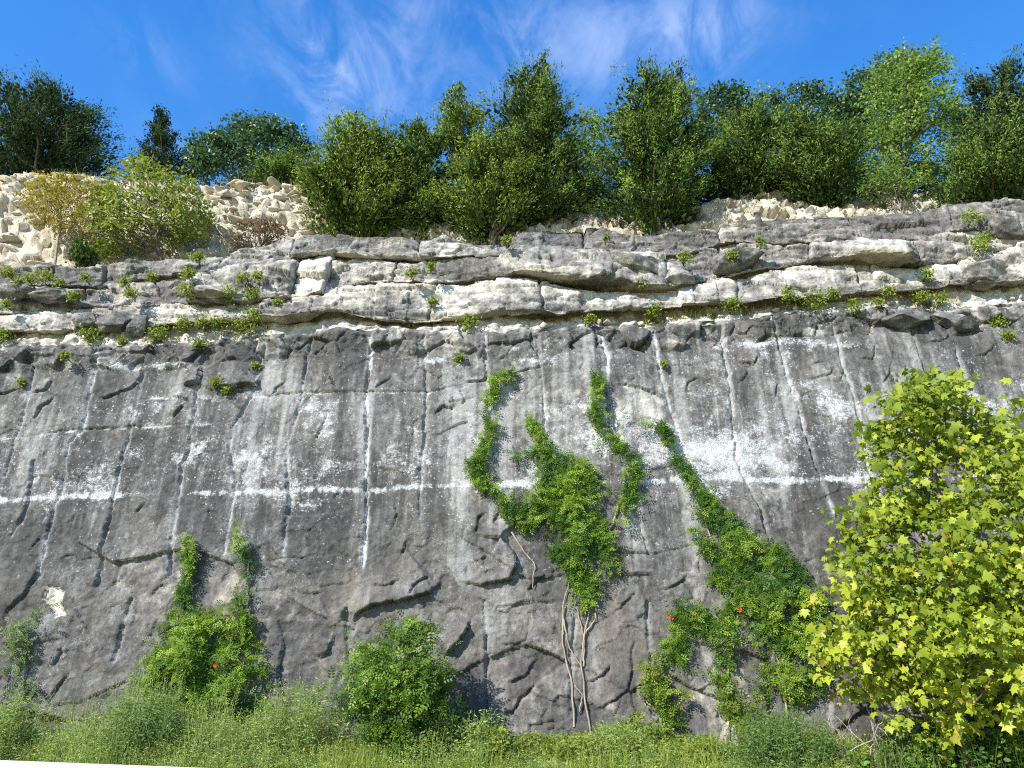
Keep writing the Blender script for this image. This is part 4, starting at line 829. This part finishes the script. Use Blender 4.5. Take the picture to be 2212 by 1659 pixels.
# dry grass fringe on the cliff top and bench
def grass_field(name, pts, hgt, mat, seed, label=None, lean=.35, wid=.006, tint=.5):
    r = np.random.default_rng(seed); n = len(pts); ang = r.uniform(0, 6.28, n); L = hgt * r.uniform(.5, 1.25, n)
    d = np.stack([np.cos(ang), np.sin(ang), np.zeros(n)], -1); side = np.stack([-np.sin(ang), np.cos(ang), np.zeros(n)], -1) * (wid * r.uniform(.7, 1.5, n))[:, None]
    le = (lean * r.uniform(.2, 1.6, n) * L)[:, None]; up = np.array([0, 0, 1.])
    p0, p1, p2 = pts, pts + d * le * .3 + up * (L * .55)[:, None], pts + d * le + up * (L * .95)[:, None]
    V = np.stack([p0 - side, p0 + side, p2 + side * .2, p2 - side * .2], 1).reshape(-1, 3)
    F = (np.arange(n) * 4)[:, None] + np.array([[0, 1, 2, 3]])
    tt = np.repeat(np.clip(r.normal(tint, .25, n), 0, 1), 4)
    o = mesh_np(name, V, F, mat, None, {'tint': tt}, smooth_shade=False)
    if label: tag(o, label, 'grass', kind='stuff')
    return o
r4 = np.random.default_rng(44)
n = 5200; gxp = r4.uniform(-11, 11, n); gyp = r4.uniform(13.7, 14.6, n) + (gxp < -5) * r4.uniform(0, .3, n); keep = noise(gxp * .9, gyp * 1.2, 45) > -.05; gxp, gyp = gxp[keep], gyp[keep]
grass_field('cliff_top_grass', np.stack([gxp, gyp, hill_z(gxp, gyp)], -1), .2, M['drygrass'], 46, 'dry tan and green grass along the top edge of the cliff')
n = 2600; gxp = r4.uniform(-11, 11, n); gyp = r4.uniform(16.0, 16.8, n)
grass_field('bank_top_grass', np.stack([gxp, gyp, hill_z(gxp, gyp)], -1), .3, M['drygrass'], 47, 'tawny grass fringe along the top of the rubble bank')
bx_ = []
for a, b, k in ((1180, 1300, 250), (1390, 1560, 900), (1560, 1660, 300), (1660, 1900, 450), (1980, 2080, 500), (200, 260, 250), (320, 400, 300), (480, 590, 500), (880, 960, 200), (0, 60, 150)):
    p = r4.uniform(a, b, k); x, _ = at(p, 680, 13.1); yy = np.interp(x, XS, P[-1, :, 1]) + r4.uniform(.06, .26, k); bx_.append(np.stack([x, yy, z0(x) + .03 + (yy - np.interp(x, XS, P[-1, :, 1])) * .8], -1))
grass_field('bench_grass', np.concatenate(bx_), .15, M['drygrass'], 48, 'dry grass growing in the recess of the bench ledge', .6)

# ------------------------------------------------------------------ small plants on the ledges
ORD = ['first', 'second', 'third', 'fourth', 'fifth', 'sixth', 'seventh', 'eighth', 'ninth', 'tenth', 'eleventh', 'twelfth', 'thirteenth', 'fourteenth', 'fifteenth', 'sixteenth', 'seventeenth', 'eighteenth', 'nineteenth', 'twentieth', 'twenty-first', 'twenty-second', 'twenty-third', 'twenty-fourth', 'twenty-fifth', 'twenty-sixth', 'twenty-seventh', 'twenty-eighth', 'twenty-ninth', 'thirtieth', 'thirty-first', 'thirty-second']
def ledge_plant(px, py, size, Yd, seed, label, group, mat='yellowgreen'):
    r = np.random.default_rng(seed); x, z = at(px, py, Yd); s_ = size / 135.0
    root = empty('ledge_plant', (float(x), Yd, float(z)), label, 'plant', group)
    n = int(60 + size * 7); C = np.stack([r.normal(x, s_ * .45, n), r.normal(Yd - .03, s_ * .3, n), r.normal(z, s_ * .36, n)], -1)
    A = r.normal(0, 1, (n, 3)); N = r.normal(0, .6, (n, 3)) + np.array([-.2, -.5, .7])
    V, F, tt = scatter(*DIAMOND, C, A, N, r.uniform(.035, .075, n), np.clip(r.normal(.5, .25, n), 0, 1)); child(mesh_np('foliage', V, F, M[mat], None, {'tint': tt}, False), root)
    b = np.array([x, Yd + .18, z - s_ * .6]); parts = [tube_np(wobble(b, C[r.integers(n)], 4, .01, r), np.linspace(.007, .003, 4), 4) for _ in range(5)]
    V, F = join_np(parts); child(mesh_np('stems', V, F, M['bark']), root)
bench_row = [(7,722,26),(197,722,30),(266,737,14),(343,719,28),(397,700,22),(437,697,20),(467,697,18),(529,700,46),(552,680,18),(1012,697,22),(1274,690,16),(1412,672,26),(1581,657,28),(1700,640,26),(1757,650,34),(1799,635,18),(1847,661,24),(1896,655,14),(1919,631,22),(1990,642,24),(2031,645,20)]
mid_row = [(15,657,14),(100,600,24),(130,612,16),(20,590,20),(160,640,14),(330,600,14),(600,655,12),(1095,520,14),(1640,520,12),(1310,515,10),(66,605,20),(40,610,16),(284,635,18),(270,610,16),(405,628,28),(496,635,26),(547,639,18),(525,602,20),(556,599,18),(408,591,22),(890,591,16),(932,577,14),(934,653,14),(1388,613,16),(1480,556,20),(1581,552,20),(2001,593,22),(2110,533,26)]
top_row = [(427,558,18),(2100,469,30),(2124,519,26),(185,600,14)]
low_row = [(47,825,10),(142,770,12),(430,744,18),(467,825,16),(492,843,12),(554,792,9),(994,774,12),(1432,786,8),(2151,697,26),(2175,725,16)]
sd_ = 2000
for rowl, Yd, phrase, grp in ((bench_row, 12.98, 'yellow-green plant in the row on the long bench ledge', 'plants on the bench ledge'), (mid_row, 12.93, 'small yellow-green tuft rooted between the beds above the bench', 'tufts between the upper beds'), (top_row, 13.05, 'leafy tuft at the upper rim of the cliff', 'tufts on the cliff rim')):
    for i, (px, py, sz) in enumerate(sorted(rowl)):
        ledge_plant(px, py, sz, Yd, sd_, f'{phrase}, {ORD[i]} from the left', grp); sd_ += 1
for i, (px, py, sz) in enumerate(sorted(low_row)):
    x, z = wall_pt(px, py); yy = float(surf_y(np.array([x]), np.array([z]))[0]) - .04
    ledge_plant(px, py, sz, yy, sd_, f'tiny yellow-green sprout on the dark drilled face, {ORD[i]} from the left', 'sprouts on the drilled face'); sd_ += 1

# ------------------------------------------------------------------ trumpet vines on the face
def wall_points_poly(poly, n, r):
    p = np.array(poly, float); x, z = wall_pt(p[:, 0], p[:, 1]); out = []
    while sum(map(len, out)) < n:
        a = r.uniform(x.min(), x.max(), 3 * n); b = r.uniform(z.min(), z.max(), 3 * n); m = inpoly(x, z, a, b); out.append(np.stack([a[m], b[m]], -1))
    q = np.concatenate(out)[:n]
    d = np.full(n, 9.)
    for i in range(len(x)):
        j = (i + 1) % len(x); ex, ez = x[j] - x[i], z[j] - z[i]; t = np.clip(((q[:, 0] - x[i]) * ex + (q[:, 1] - z[i]) * ez) / (ex * ex + ez * ez), 0, 1)
        d = np.minimum(d, np.hypot(q[:, 0] - x[i] - t * ex, q[:, 1] - z[i] - t * ez))
    return q, d
def wall_points_stroke(pts, width, n, r):
    p = np.array(pts, float); x, z = wall_pt(p[:, 0], p[:, 1]); L = np.concatenate([[0], np.cumsum(np.hypot(np.diff(x), np.diff(z)))])
    t = r.uniform(0, L[-1], n); w = .44 * np.interp(t, L, np.array(width) / 135.)
    a = np.interp(t, L, x) + r.normal(0, .34, n) * w; b = np.interp(t, L, z) + r.normal(0, .3, n) * w
    return np.stack([a, b], -1), np.full(n, .15)
def vine(label, polys, strokes, stems, flowers, seed, size=.115, bulge=.55, maxb=.45, tintf=None, mat='vine', name='trumpet_vine'):
    r = np.random.default_rng(seed); Q, Dd = [], []
    for poly, n in polys: q, d = wall_points_poly(poly, int(n * 1.5), r); Q.append(q); Dd.append(d)
    for pts, w, n in strokes: q, d = wall_points_stroke(pts, w, int(n * 1.25), r); Q.append(q); Dd.append(d)
    base_q = np.concatenate(Q)
    for k in range(22):                     # stray runners off the edge of the mass
        p0 = base_q[r.integers(len(base_q))]; a_ = r.uniform(-.4, 3.5); L_ = r.uniform(.15, .5); m_ = int(L_ * 40); t_ = r.random((m_, 1))
        Q.append(p0 + t_ * L_ * np.array([[math.cos(a_), math.sin(a_)]]) + r.normal(0, .025, (m_, 2))); Dd.append(np.full(m_, .3))
    q = np.concatenate(Q); d = np.concatenate(Dd); kp = r.random(len(q)) < .05 + .95 * smooth(-.25, .15, fbm(q[:, 0] * 2.7 + 3, q[:, 1] * 2.7, 4, seed + 9, .6) + np.minimum(d, .25) * .9); q, d = q[kp], d[kp]; n = len(q)
    lump = smooth(-.5, .5, fbm(q[:, 0] * 2.2, q[:, 1] * 2.2, 2, seed)); q += r.normal(0, .03, (n, 2))
    out = .05 + np.minimum(d * bulge, maxb) * (.25 + .9 * lump) * r.random(n) ** .5 + r.random(n) * .05
    y = surf_y(q[:, 0], q[:, 1]) - out
    b0 = wall_pt(*stems[0][0]); root = empty(name, (float(b0[0]), float(wall_y(b0[1])), float(b0[1])), label, 'vine')
    C = np.stack([q[:, 0], y, q[:, 1]], -1)
    A = np.stack([r.normal(0, .8, n), r.normal(-.35, .35, n), r.normal(-.35, .7, n)], -1); N = r.normal(0, .38, (n, 3)) + np.array([-.15, -.75, .55])
    tint = np.clip(.30 + .35 * (lump - .5) + .35 * fbm(q[:, 0] * 1.3 + 7, q[:, 1] * 1.3, 2, seed + 1) + r.normal(0, .2, n) + (tintf(q) if tintf else 0), 0, 1)
    V, F, tt = scatter(*PINNATE, C, A, N, size * r.uniform(.65, 1.25, n), tint)
    child(mesh_np('foliage', V, F, M[mat], None, {'tint': tt}, False), root)
    for s_ in stems:
        p = np.array(s_, float); x, z = wall_pt(p[:, 0], p[:, 1]); t = np.linspace(0, 1, len(x)); tt_ = np.linspace(0, 1, len(x) * 5)
        x = np.interp(tt_, t, x) + .015 * noise(tt_ * 9 + seed, tt_ * 0 + x[0], 5); z = np.interp(tt_, t, z)
        y = surf_y(x, z); y = np.convolve(np.pad(y, 3, mode='edge'), np.ones(7) / 7, 'valid') - .035
        V, F = tube_np(np.stack([x, y, z], -1), np.linspace(.016, .008, len(x)), 6); child(mesh_np('stem', V, F, M['vinestem']), root)
    for (px, py, sz, dy) in flowers:
        x, z = wall_pt(px, py); yy = float(surf_y(np.array([x]), np.array([z]))[0]) - dy; m = 9
        th = np.linspace(0, 6.28, m); C = np.tile(np.array([x, yy, z]), (m, 1)); A = np.stack([np.cos(th), np.full(m, -.9), np.sin(th)], -1)
        V, F, tt = scatter(*DIAMOND, C, A, r.normal(0, .3, (m, 3)) + np.array([0, -.6, .6]), np.full(m, sz), r.random(m)); child(mesh_np('flower', V, F, M['petal'], None, {'tint': tt}, False), root)
vine('forked trumpet vine with three climbing arms on bare stems mid-face',
     [([(1060,1045),(1110,1052),(1165,1055),(1170,1000),(1200,985),(1262,985),(1283,1030),(1275,1080),(1300,1130),(1330,1150),(1340,1215),(1310,1240),(1290,1292),(1245,1290),(1225,1230),(1185,1200),(1170,1140),(1110,1135),(1075,1090)], 2300)],
     [([(1105,803),(1070,830),(1062,880),(1062,940)], [22, 30, 36, 38], 300), ([(1062,930),(1040,980),(1022,1020),(1050,1050),(1080,1065)], [38, 48, 46, 44, 50], 380), ([(1145,908),(1165,950),(1185,985),(1200,1005)], [18, 34, 48, 55], 210),
      ([(1268,800),(1290,830),(1285,880),(1285,905),(1320,950),(1360,985),(1370,1020)], [18, 34, 36, 36, 42, 50, 50], 520), ([(1370,1010),(1360,1050),(1345,1100),(1325,1150)], [50, 50, 48, 50], 360), ([(1110,990),(1140,975),(1170,985)], [16, 18, 20], 60), ([(1270,1290),(1250,1300)], [50, 40], 60), ([(1290,1040),(1285,1090)], [30, 25], 30)],
     [[(1275,1585),(1262,1500),(1255,1430),(1262,1370),(1275,1310),(1280,1240)], [(1262,1370),(1285,1340),(1290,1290)], [(1240,1570),(1236,1480),(1215,1390),(1215,1310),(1228,1260)], [(1260,1440),(1262,1380),(1245,1310)], [(1240,1480),(1258,1500),(1250,1540)], [(1105,1150),(1130,1190),(1155,1220),(1150,1270)], [(1310,1160),(1330,1110),(1345,1060)], [(1215,1330),(1230,1400),(1255,1440)]],
     [(1590, 1318, .0001, .1)][:0], 3001)
vine('long diagonal trumpet vine with red-orange flowers running down to the yellow-green sycamore',
     [([(1500,1050),(1530,1070),(1570,1105),(1600,1130),(1650,1160),(1700,1195),(1740,1225),(1775,1275),(1775,1320),(1800,1345),(1810,1400),(1790,1440),(1760,1490),(1690,1520),(1620,1480),(1610,1440),(1680,1425),(1640,1400),(1600,1345),(1590,1320),(1540,1300),(1530,1250),(1555,1210),(1540,1160),(1510,1110)], 2900),
      ([(1430,1390),(1425,1360),(1460,1320),(1500,1310),(1560,1310),(1585,1330),(1590,1380),(1580,1440),(1550,1440),(1530,1390),(1490,1385),(1470,1440),(1440,1440)], 640)],
     [([(1422,908),(1440,950),(1465,990),(1500,1050),(1530,1080)], [16, 30, 34, 44, 50], 420), ([(1500,1140),(1520,1175),(1550,1215)], [26, 36, 44], 180), ([(1455,1290),(1470,1320)], [16, 22], 30), ([(1550,1440),(1560,1490),(1570,1530),(1590,1560)], [30, 30, 40, 50], 150), ([(1415,1450),(1420,1510),(1450,1560)], [40, 44, 60], 130)],
     [[(1575,1610),(1565,1500),(1575,1420),(1590,1330),(1560,1230)], [(1700,1560),(1690,1450),(1650,1380),(1620,1300)], [(1660,1460),(1720,1470),(1770,1440),(1790,1400)], [(1560,1230),(1520,1120),(1480,1030),(1430,930)]],
     [(1585, 1321, .055, .28), (1440, 1332, .05, .18), (1448, 1336, .045, .18), (1548, 1178, .03, .15), (1583, 1181, .03, .15), (1487, 1328, .03, .2)], 3002, tintf=lambda q: -.1 * smooth(2.2, 4.0, q[:, 1]))
vine('mounded trumpet vine with two upright fingers on the left part of the face',
     [([(300,1460),(305,1420),(340,1380),(370,1340),(385,1310),(420,1300),(470,1325),(500,1340),(550,1340),(560,1380),(575,1410),(590,1450),(585,1500),(540,1560),(440,1560),(360,1520),(310,1490)], 2600)],
     [([(412,1160),(418,1190),(410,1230),(405,1270),(398,1305)], [16, 26, 30, 30, 28], 260), ([(520,1158),(530,1190),(545,1220),(530,1270),(520,1310),(540,1340)], [12, 16, 18, 20, 28, 44], 190)],
     [[(440,1580),(430,1450),(410,1330),(412,1180)], [(480,1580),(510,1450),(535,1330),(540,1220)]],
     [(493, 1437, .05, .45), (509, 1296 + 80, .03, .3)], 3003, bulge=.8, maxb=.75)
vine('sparse dusty green creeper on the dark rock at the far left edge', [], [([(60,1345),(55,1390),(60,1440),(50,1500)], [12, 18, 24, 36], 60)], [[(55,1560),(58,1460),(58,1350)]], [], 3004, size=.10, mat='feather', name='creeper')
vine('thin yellowing creeper hanging below the diagonal vine beside the pale broken post', [], [([(1405,1440),(1415,1480),(1410,1520),(1440,1580)], [26, 40, 50, 90], 170), ([(1570,1500),(1580,1540),(1600,1570)], [34, 44, 60], 120)], [[(1440,1610),(1418,1520),(1410,1450)]], [], 3005, size=.13, mat='yellowgreen', name='creeper')

# ------------------------------------------------------------------ plants in front of the face
def gz_at(y): return float(np.interp(y, gy, gz))
def front_bush(label, poly, Yd, base_px, mat, seed, nclump, per, leaf, rad, spread=.2, depth=.7, name='bush', style='oval', tint_mid=.45, limbs=24):
    return tree(name, label, 'bush', poly, Yd, base_px, mat, style, nclump, per, leaf, seed, None, depth, rad, spread, limbs, gz_at(Yd) - .03, tint_mid)
front_bush('dense dark green bush before the face left of centre, throwing a black shadow', [(745,1560),(750,1520),(775,1480),(760,1460),(800,1430),(790,1400),(840,1390),(850,1365),(885,1350),(920,1335),(925,1375),(890,1410),(960,1440),(960,1500),(940,1560),(920,1600),(830,1600)], 11.15, (860,1600), M['bush'], 4001, 80, 40, .14, .035, spread=.27, style='pinnate')
# sycamore
def sycamore():
    r = np.random.default_rng(4100); Yd = 10.0
    poly = [(2010, 808), (2060, 830), (2090, 850), (2100, 880), (2090, 925), (2150, 890), (2175, 930), (2212, 945), (2300, 1000), (2390, 1150), (2420, 1350), (2380, 1500), (2300, 1590), (2230, 1590), (2150, 1580), (2070, 1575), (2010, 1540), (1980, 1520), (1967, 1565), (1932, 1560), (1902, 1500), (1862, 1492), (1850, 1440), (1817, 1425), (1807, 1330), (1842, 1280), (1842, 1240), (1802, 1195), (1862, 1150), (1860, 1060), (1897, 1000), (1902, 960), (1892, 910), (1942, 915), (1950, 850)]
    bx, _ = at(2085, 1600, Yd); bz = gz_at(Yd) - .05
    root = empty('sycamore_tree', (float(bx), Yd, bz), 'young yellow-green sycamore with large lobed leaves at the right edge', 'tree')
    cp = crown_points(poly, Yd, 900, .62, r, .42); C0 = cp[:, :3]
    bgh = crown_points(poly, Yd, 95, .62, r, .3); jb = r.integers(0, 95, 900); ub = r.random(900) < .5; C0[ub] = (bgh[jb, :3] + r.normal(0, 1, (900, 3)) * np.array([.24, .24, .11]))[ub]; btn = r.normal(0, .1, 95)[jb] * ub; per = 17; n = len(cp) * per; idx = np.repeat(np.arange(len(cp)), per)
    pos = C0[idx] + r.normal(0, 1, (n, 3)) * np.array([.115, .115, .08])
    A = np.stack([r.normal(0, .8, n), r.normal(-.25, .5, n), r.normal(-.55, .5, n)], -1); N = r.normal(0, .62, (n, 3)) + np.array([-.35, -.5, .6])
    S = .132 * np.clip(r.lognormal(-.4, .32, n), .35, 1.15); zf = (pos[:, 2] - 1) / 4
    tint = np.clip(.42 + .16 * smooth(.45, .1, zf) + (r.normal(0, .13, len(cp)) + btn * 1.3)[idx] + r.normal(0, .16, n) + .3 * (r.random(n) > .985), 0, 1)
    tv = np.linalg.norm(pos - np.array([0, 0, CAMZ]), axis=1); inview = (pos[:, 0] / (pos[:, 1] * .94) < .66)
    score = tv - 3 * S * 10 + (~inview) * 50; near = np.argsort(score)[:300]; rest = np.setdiff1d(np.arange(n), near)
    V, F, tt = scatter(SYC_V, SYC_F, pos[rest], A[rest], N[rest], S[rest], tint[rest])
    cr = mesh_np('crown', V, F, M['sycamore'], None, {'tint': tt}, False); child(cr, root); cr['kind'] = 'stuff'
    variants = []
    for k in range(5):
        Vt = np.array(SYC_V); Vt[:, 2] += .10 * (k - 2) * np.abs(Vt[:, 0]) ; o = mesh_np('leaf', Vt, np.array(SYC_F), M['sycamore'], None, {'tint': np.full(len(Vt), .3 + .13 * k)}, False, link=False); variants.append(o.data)
    from mathutils import Matrix
    for i in near:
        a = Vector(A[i]).normalized(); nn = Vector(N[i]); nn = (nn - nn.dot(a) * a).normalized(); b = a.cross(nn)
        m = Matrix((b, a, nn)).transposed().to_4x4(); m = Matrix.Translation(Vector(pos[i]) - Vector(root.location)) @ m @ Matrix.Scale(float(S[i]), 4)
        o = bpy.data.objects.new('leaf', variants[int(np.clip((tint[i] - .2) / .13, 0, 4))]); col.objects.link(o); o.parent = root; o.matrix_local = m
    tips = C0[r.choice(len(C0), 60, replace=False)]
    tvv, tf = trunk_mesh(np.array([bx, Yd, bz]), np.array([float(at(2020, 900, Yd)[0]), Yd, float(at(2020, 900, Yd)[1])]), .06, tips, r, .04); child(mesh_np('trunk', tvv, tf, M['bark']), root)
sycamore()

# broken pale post at the foot of the vine
bp = empty('broken_post', (float(at(1570, 1610, 11.3)[0]), 11.3, gz_at(11.3)), 'pale split stump of two leaning slabs at the foot of the face below the vine', 'stump')
for k, (pa, pb, w0, w1) in enumerate(((1556, 1566, 20, 10), (1590, 1578, 18, 7))):
    xa, za = at(pa, 1622, 11.3); xb, zb_ = at(pb, 1562 + 8 * k, 11.3); w0, w1 = w0 / 150, w1 / 150; V = []
    for (x, z, w, d_) in ((xa, za - .05, w0, .09), (xb, zb_, w1, .05)):
        for sx, sy in ((-1, -1), (1, -1), (1, 1), (-1, 1)): V.append((x + sx * w / 2 + (.02 if z > za else 0), 11.3 + sy * d_, z + (.03 * sx if z > za else 0)))
    me = bpy.data.meshes.new('slab'); me.from_pydata(V, [], [(0, 1, 5, 4), (1, 2, 6, 5), (2, 3, 7, 6), (3, 0, 4, 7), (4, 5, 6, 7), (3, 2, 1, 0)]); me.materials.append(M['deadwood'])
    o = bpy.data.objects.new('slab', me); col.objects.link(o); child(o, bp); bv = o.modifiers.new('bevel', 'BEVEL'); bv.width = .012; bv.segments = 2
# dry brush pile
br = empty('brush_pile', (float(at(1850, 1570, 10.9)[0]), 10.9, gz_at(10.9)), 'heap of bleached dead stems left of the sycamore foot', 'brush')
r5 = np.random.default_rng(55); bxp = float(at(1840, 1560, 10.9)[0])
for k in range(34):
    p0 = np.array([bxp + r5.normal(0, .35), 10.9 + r5.normal(0, .2), gz_at(10.9)]); p1 = p0 + np.array([r5.normal(0, .35), r5.normal(0, .2), r5.uniform(.15, .75)])
    V, F = tube_np(wobble(p0, p1, 6, .035, r5), np.linspace(.011, .004, 6), 5); child(mesh_np('stick', V, F, M['deadwood']), br)

# weeds
def weeds(name, label, pts, heights, mat, seed, leaf, per, tmpl=LANCE, kind='stuff', cat='weeds', tint=.42, flower=0.0, droop=-.1, spread=.10, nrm=(-.2, -.5, .7), parent_loc=None):
    r = np.random.default_rng(seed); n = len(pts); idx = np.repeat(np.arange(n), per); t = r.random(n * per) ** .8
    lean = r.normal(0, .16, (n, 2))
    pos = pts[idx] + np.stack([lean[idx, 0] * t * heights[idx], lean[idx, 1] * t * heights[idx], t * heights[idx]], -1)
    ang = r.uniform(0, 6.28, n * per); A = np.stack([np.cos(ang), np.sin(ang), r.normal(.35 + droop, .45, n * per)], -1)
    pos += A * spread * r.random((n * per, 1)) * np.array([1, 1, .3])
    N = r.normal(0, .5, (n * per, 3)) + np.array(nrm); S = leaf * r.uniform(.55, 1.3, n * per) * (1.1 - .45 * t)
    tt = np.clip(tint + r.normal(0, .14, n)[idx] + r.normal(0, .14, n * per) + .12 * (t - .5), 0, .89)
    if flower: tt = np.where((t > .86) & (r.random(n)[idx] < flower), 1.0, tt)
    V, F, ta = scatter(*tmpl, pos, A, N, S, tt)
    # stems
    i = np.arange(n); top = pts + np.stack([lean[:, 0] * heights, lean[:, 1] * heights, heights], -1); w = np.array([.004, 0, 0])
    sv = np.stack([pts - w, pts + w, top + w * .5, top - w * .5], 1).reshape(-1, 3); sf = (i * 4)[:, None] + np.array([[0, 1, 2, 3]])
    if F.shape[1] == 4: V, F, ta = np.concatenate([V, sv]), np.concatenate([F, sf + len(V)]), np.concatenate([ta, np.repeat(np.clip(r.normal(.4, .1, n), 0, .8), 4)])
    o = mesh_np(name, V, F, mat, None, {'tint': ta}, False); tag(o, label, cat, kind=kind); return o
WTOP = [(-200, 1474), (0, 1464), (60, 1479), (130, 1504), (190, 1489), (250, 1444), (330, 1464), (420, 1474), (520, 1479), (570, 1449), (650, 1449), (720, 1494), (790, 1537), (860, 1582), (930, 1552), (960, 1512), (1000, 1547), (1040, 1527), (1090, 1584), (1180, 1584), (1250, 1582), (1300, 1557), (1400, 1552), (1480, 1572), (1560, 1604), (1620, 1592), (1700, 1582), (1780, 1582), (1840, 1592), (1900, 1592), (2000, 1592), (2212, 1592), (2400, 1592)]
wx, wz = at(np.array([p[0] for p in WTOP]), np.array([p[1] for p in WTOP]), 11.5)
r6 = np.random.default_rng(66)
def weed_pts(n, xa, xb, ya, yb):
    x = r6.uniform(xa, xb, n); y = r6.uniform(ya, yb, n); h = np.interp(x, wx, wz) - ground_z(y); lum = .42 + .66 * smooth(-.4, .45, fbm(x * 1.1, y * 1.4, 2, 67)); h = np.maximum(h * lum * r6.uniform(.65, 1.08, n), .1)
    h *= smooth(9.8, 11.1, y) * .78 + .22
    return np.stack([x, y, ground_z(y)], -1), h
p_, h_ = weed_pts(3000, -9.5, 9.0, 9.9, 11.95); weeds('undergrowth', 'tangled green weeds along the foot of the rock face', p_, h_, M['weed'], 5001, .05, 38, flower=.10, cat='weeds')
p_, h_ = weed_pts(1000, -9.5, -2.0, 10.1, 11.6); weeds('goldenrod_weeds', 'pale green fine leaved weeds with yellow flecks at the left foot of the face', p_, h_ * .95, M['weed'], 5002, .046, 40, flower=.22, tint=.55)
p_, h_ = weed_pts(500, -1.2, 4.5, 10.7, 11.9); weeds('broadleaf_weeds', 'low leafy weeds before the bare vine stems', p_, h_ * .9, M['yellowgreen'], 5003, .07, 20, OVAL, tint=.3)
def clump(name, label, px, py_top, Yd, width, n, mat, seed, leaf, per, tmpl=LANCE, tint=.45, spread=.08, flower=0., cat='plant'):
    x, zt = at(px, py_top, Yd); r = np.random.default_rng(seed); xs = r.normal(x, width * .4, n); ys = r.normal(Yd, width * .3, n)
    h = np.maximum((zt - gz_at(Yd)) * (1 - .45 * np.clip(np.abs(xs - x) / width, 0, 1) ** 1.5) * r.uniform(.75, 1.05, n), .12)
    pts = np.stack([xs, ys, ground_z(ys)], -1); o = weeds(name, label, pts, h, mat, seed, leaf, per, tmpl, None, cat, tint, flower, spread=spread)
    if 'kind' in o: del o['kind']
    return o
clump('feathery_bush', 'fine feathery green bush with tiny white flowers under the diagonal vine', 1690, 1530, 10.75, .75, 150, M['feather'], 5101, .06, 60, tint=.4, spread=.1, cat='bush')
clump('weed_plant', 'tall upright weed at the right side of the dark bush', 955, 1495, 11.0, .22, 14, M['weed'], 5102, .085, 46, tint=.5)
clump('weed_plant', 'broad tall weed clump right of the dark bush, second one along', 1040, 1530, 10.9, .35, 22, M['weed'], 5103, .08, 42, tint=.55)
clump('weed_plant', 'large pale weed mound between the mounded vine and the dark bush', 640, 1468, 11.0, .75, 70, M['weed'], 5104, .075, 46, tint=.5)
clump('weed_plant', 'tall greyish weed clump at the left edge of the picture', 30, 1490, 10.9, .6, 60, M['weed'], 5105, .08, 46, tint=.4)
clump('weed_plant', 'green weed mound under the mounded vine, left of its centre', 330, 1480, 10.8, .7, 80, M['feather'], 5106, .08, 46, tint=.5)
clump('weed_plant', 'bright leafy climber weed between bush and centre of the face', 1075, 1560, 10.8, .15, 10, M['yellowgreen'], 5107, .08, 34, OVAL, tint=.55)
clump('weed_plant', 'bright green sprout in the shadow before the dark bush', 870, 1555, 10.75, .22, 16, M['light'], 5108, .08, 34, OVAL, tint=.55)
clump('weed_plant', 'pale grass-green weed mound at the foot of the bare vine stems', 1330, 1565, 10.9, .6, 46, M['weed'], 5109, .07, 40, tint=.55)
clump('weed_plant', 'weeds tinted dark for the shade around the sycamore trunk', 2090, 1545, 10.35, 1.3, 90, M['bush'], 5110, .075, 46, OVAL, tint=.3)  # dark leaf and low tint paint the crown's shade into both clumps
clump('weed_plant', 'weeds tinted dark for the shade at the bottom right corner', 2260, 1520, 10.5, 1.0, 60, M['bush'], 5111, .09, 40, OVAL, tint=.25)
# small white flowers on the feathery bush
xf = float(at(1700, 1560, 10.6)[0])
r7 = np.random.default_rng(77)
# foxtail grass by the sycamore, tall grass, verge grass
n = 900; xs_ = r7.uniform(float(at(1880, 1620, 10.3)[0]), 8.2, n); ys_ = r7.uniform(9.7, 10.6, n)
grass_field('foxtail_grass', np.stack([xs_, ys_, ground_z(ys_)], -1), .42, M['foxtail'], 5201, 'tall seed-headed grass in front of the shadow under the sycamore', .35, .007, .45)
n = 45000; xs_ = r7.uniform(-9, 9, n); ys_ = 8.0 + 3.2 * r7.random(n) ** .7; hh = .055 + .05 * smooth(9.5, 11, ys_)
grass_field('grass', np.stack([xs_, ys_, ground_z(ys_)], -1), hh * (.7 + .6 * smooth(-.3, .4, noise(xs_ * 1.2, ys_ * 1.2, 52))), M['grass'], 5202, 'bright mown grass strip along the bottom of the picture', .5, .0035, .45)
n = 16000; xs_ = r7.uniform(-9, 9, n); ys_ = r7.uniform(10.2, 11.6, n)
grass_field('tall_grass', np.stack([xs_, ys_, ground_z(ys_)], -1), .24 * (.4 + .8 * smooth(-.3, .4, noise(xs_ * .9, ys_, 53))), M['grass'], 5203, 'longer yellow-green grass between the mown strip and the weeds', .5, .0035, .4)
tag(bench, None)
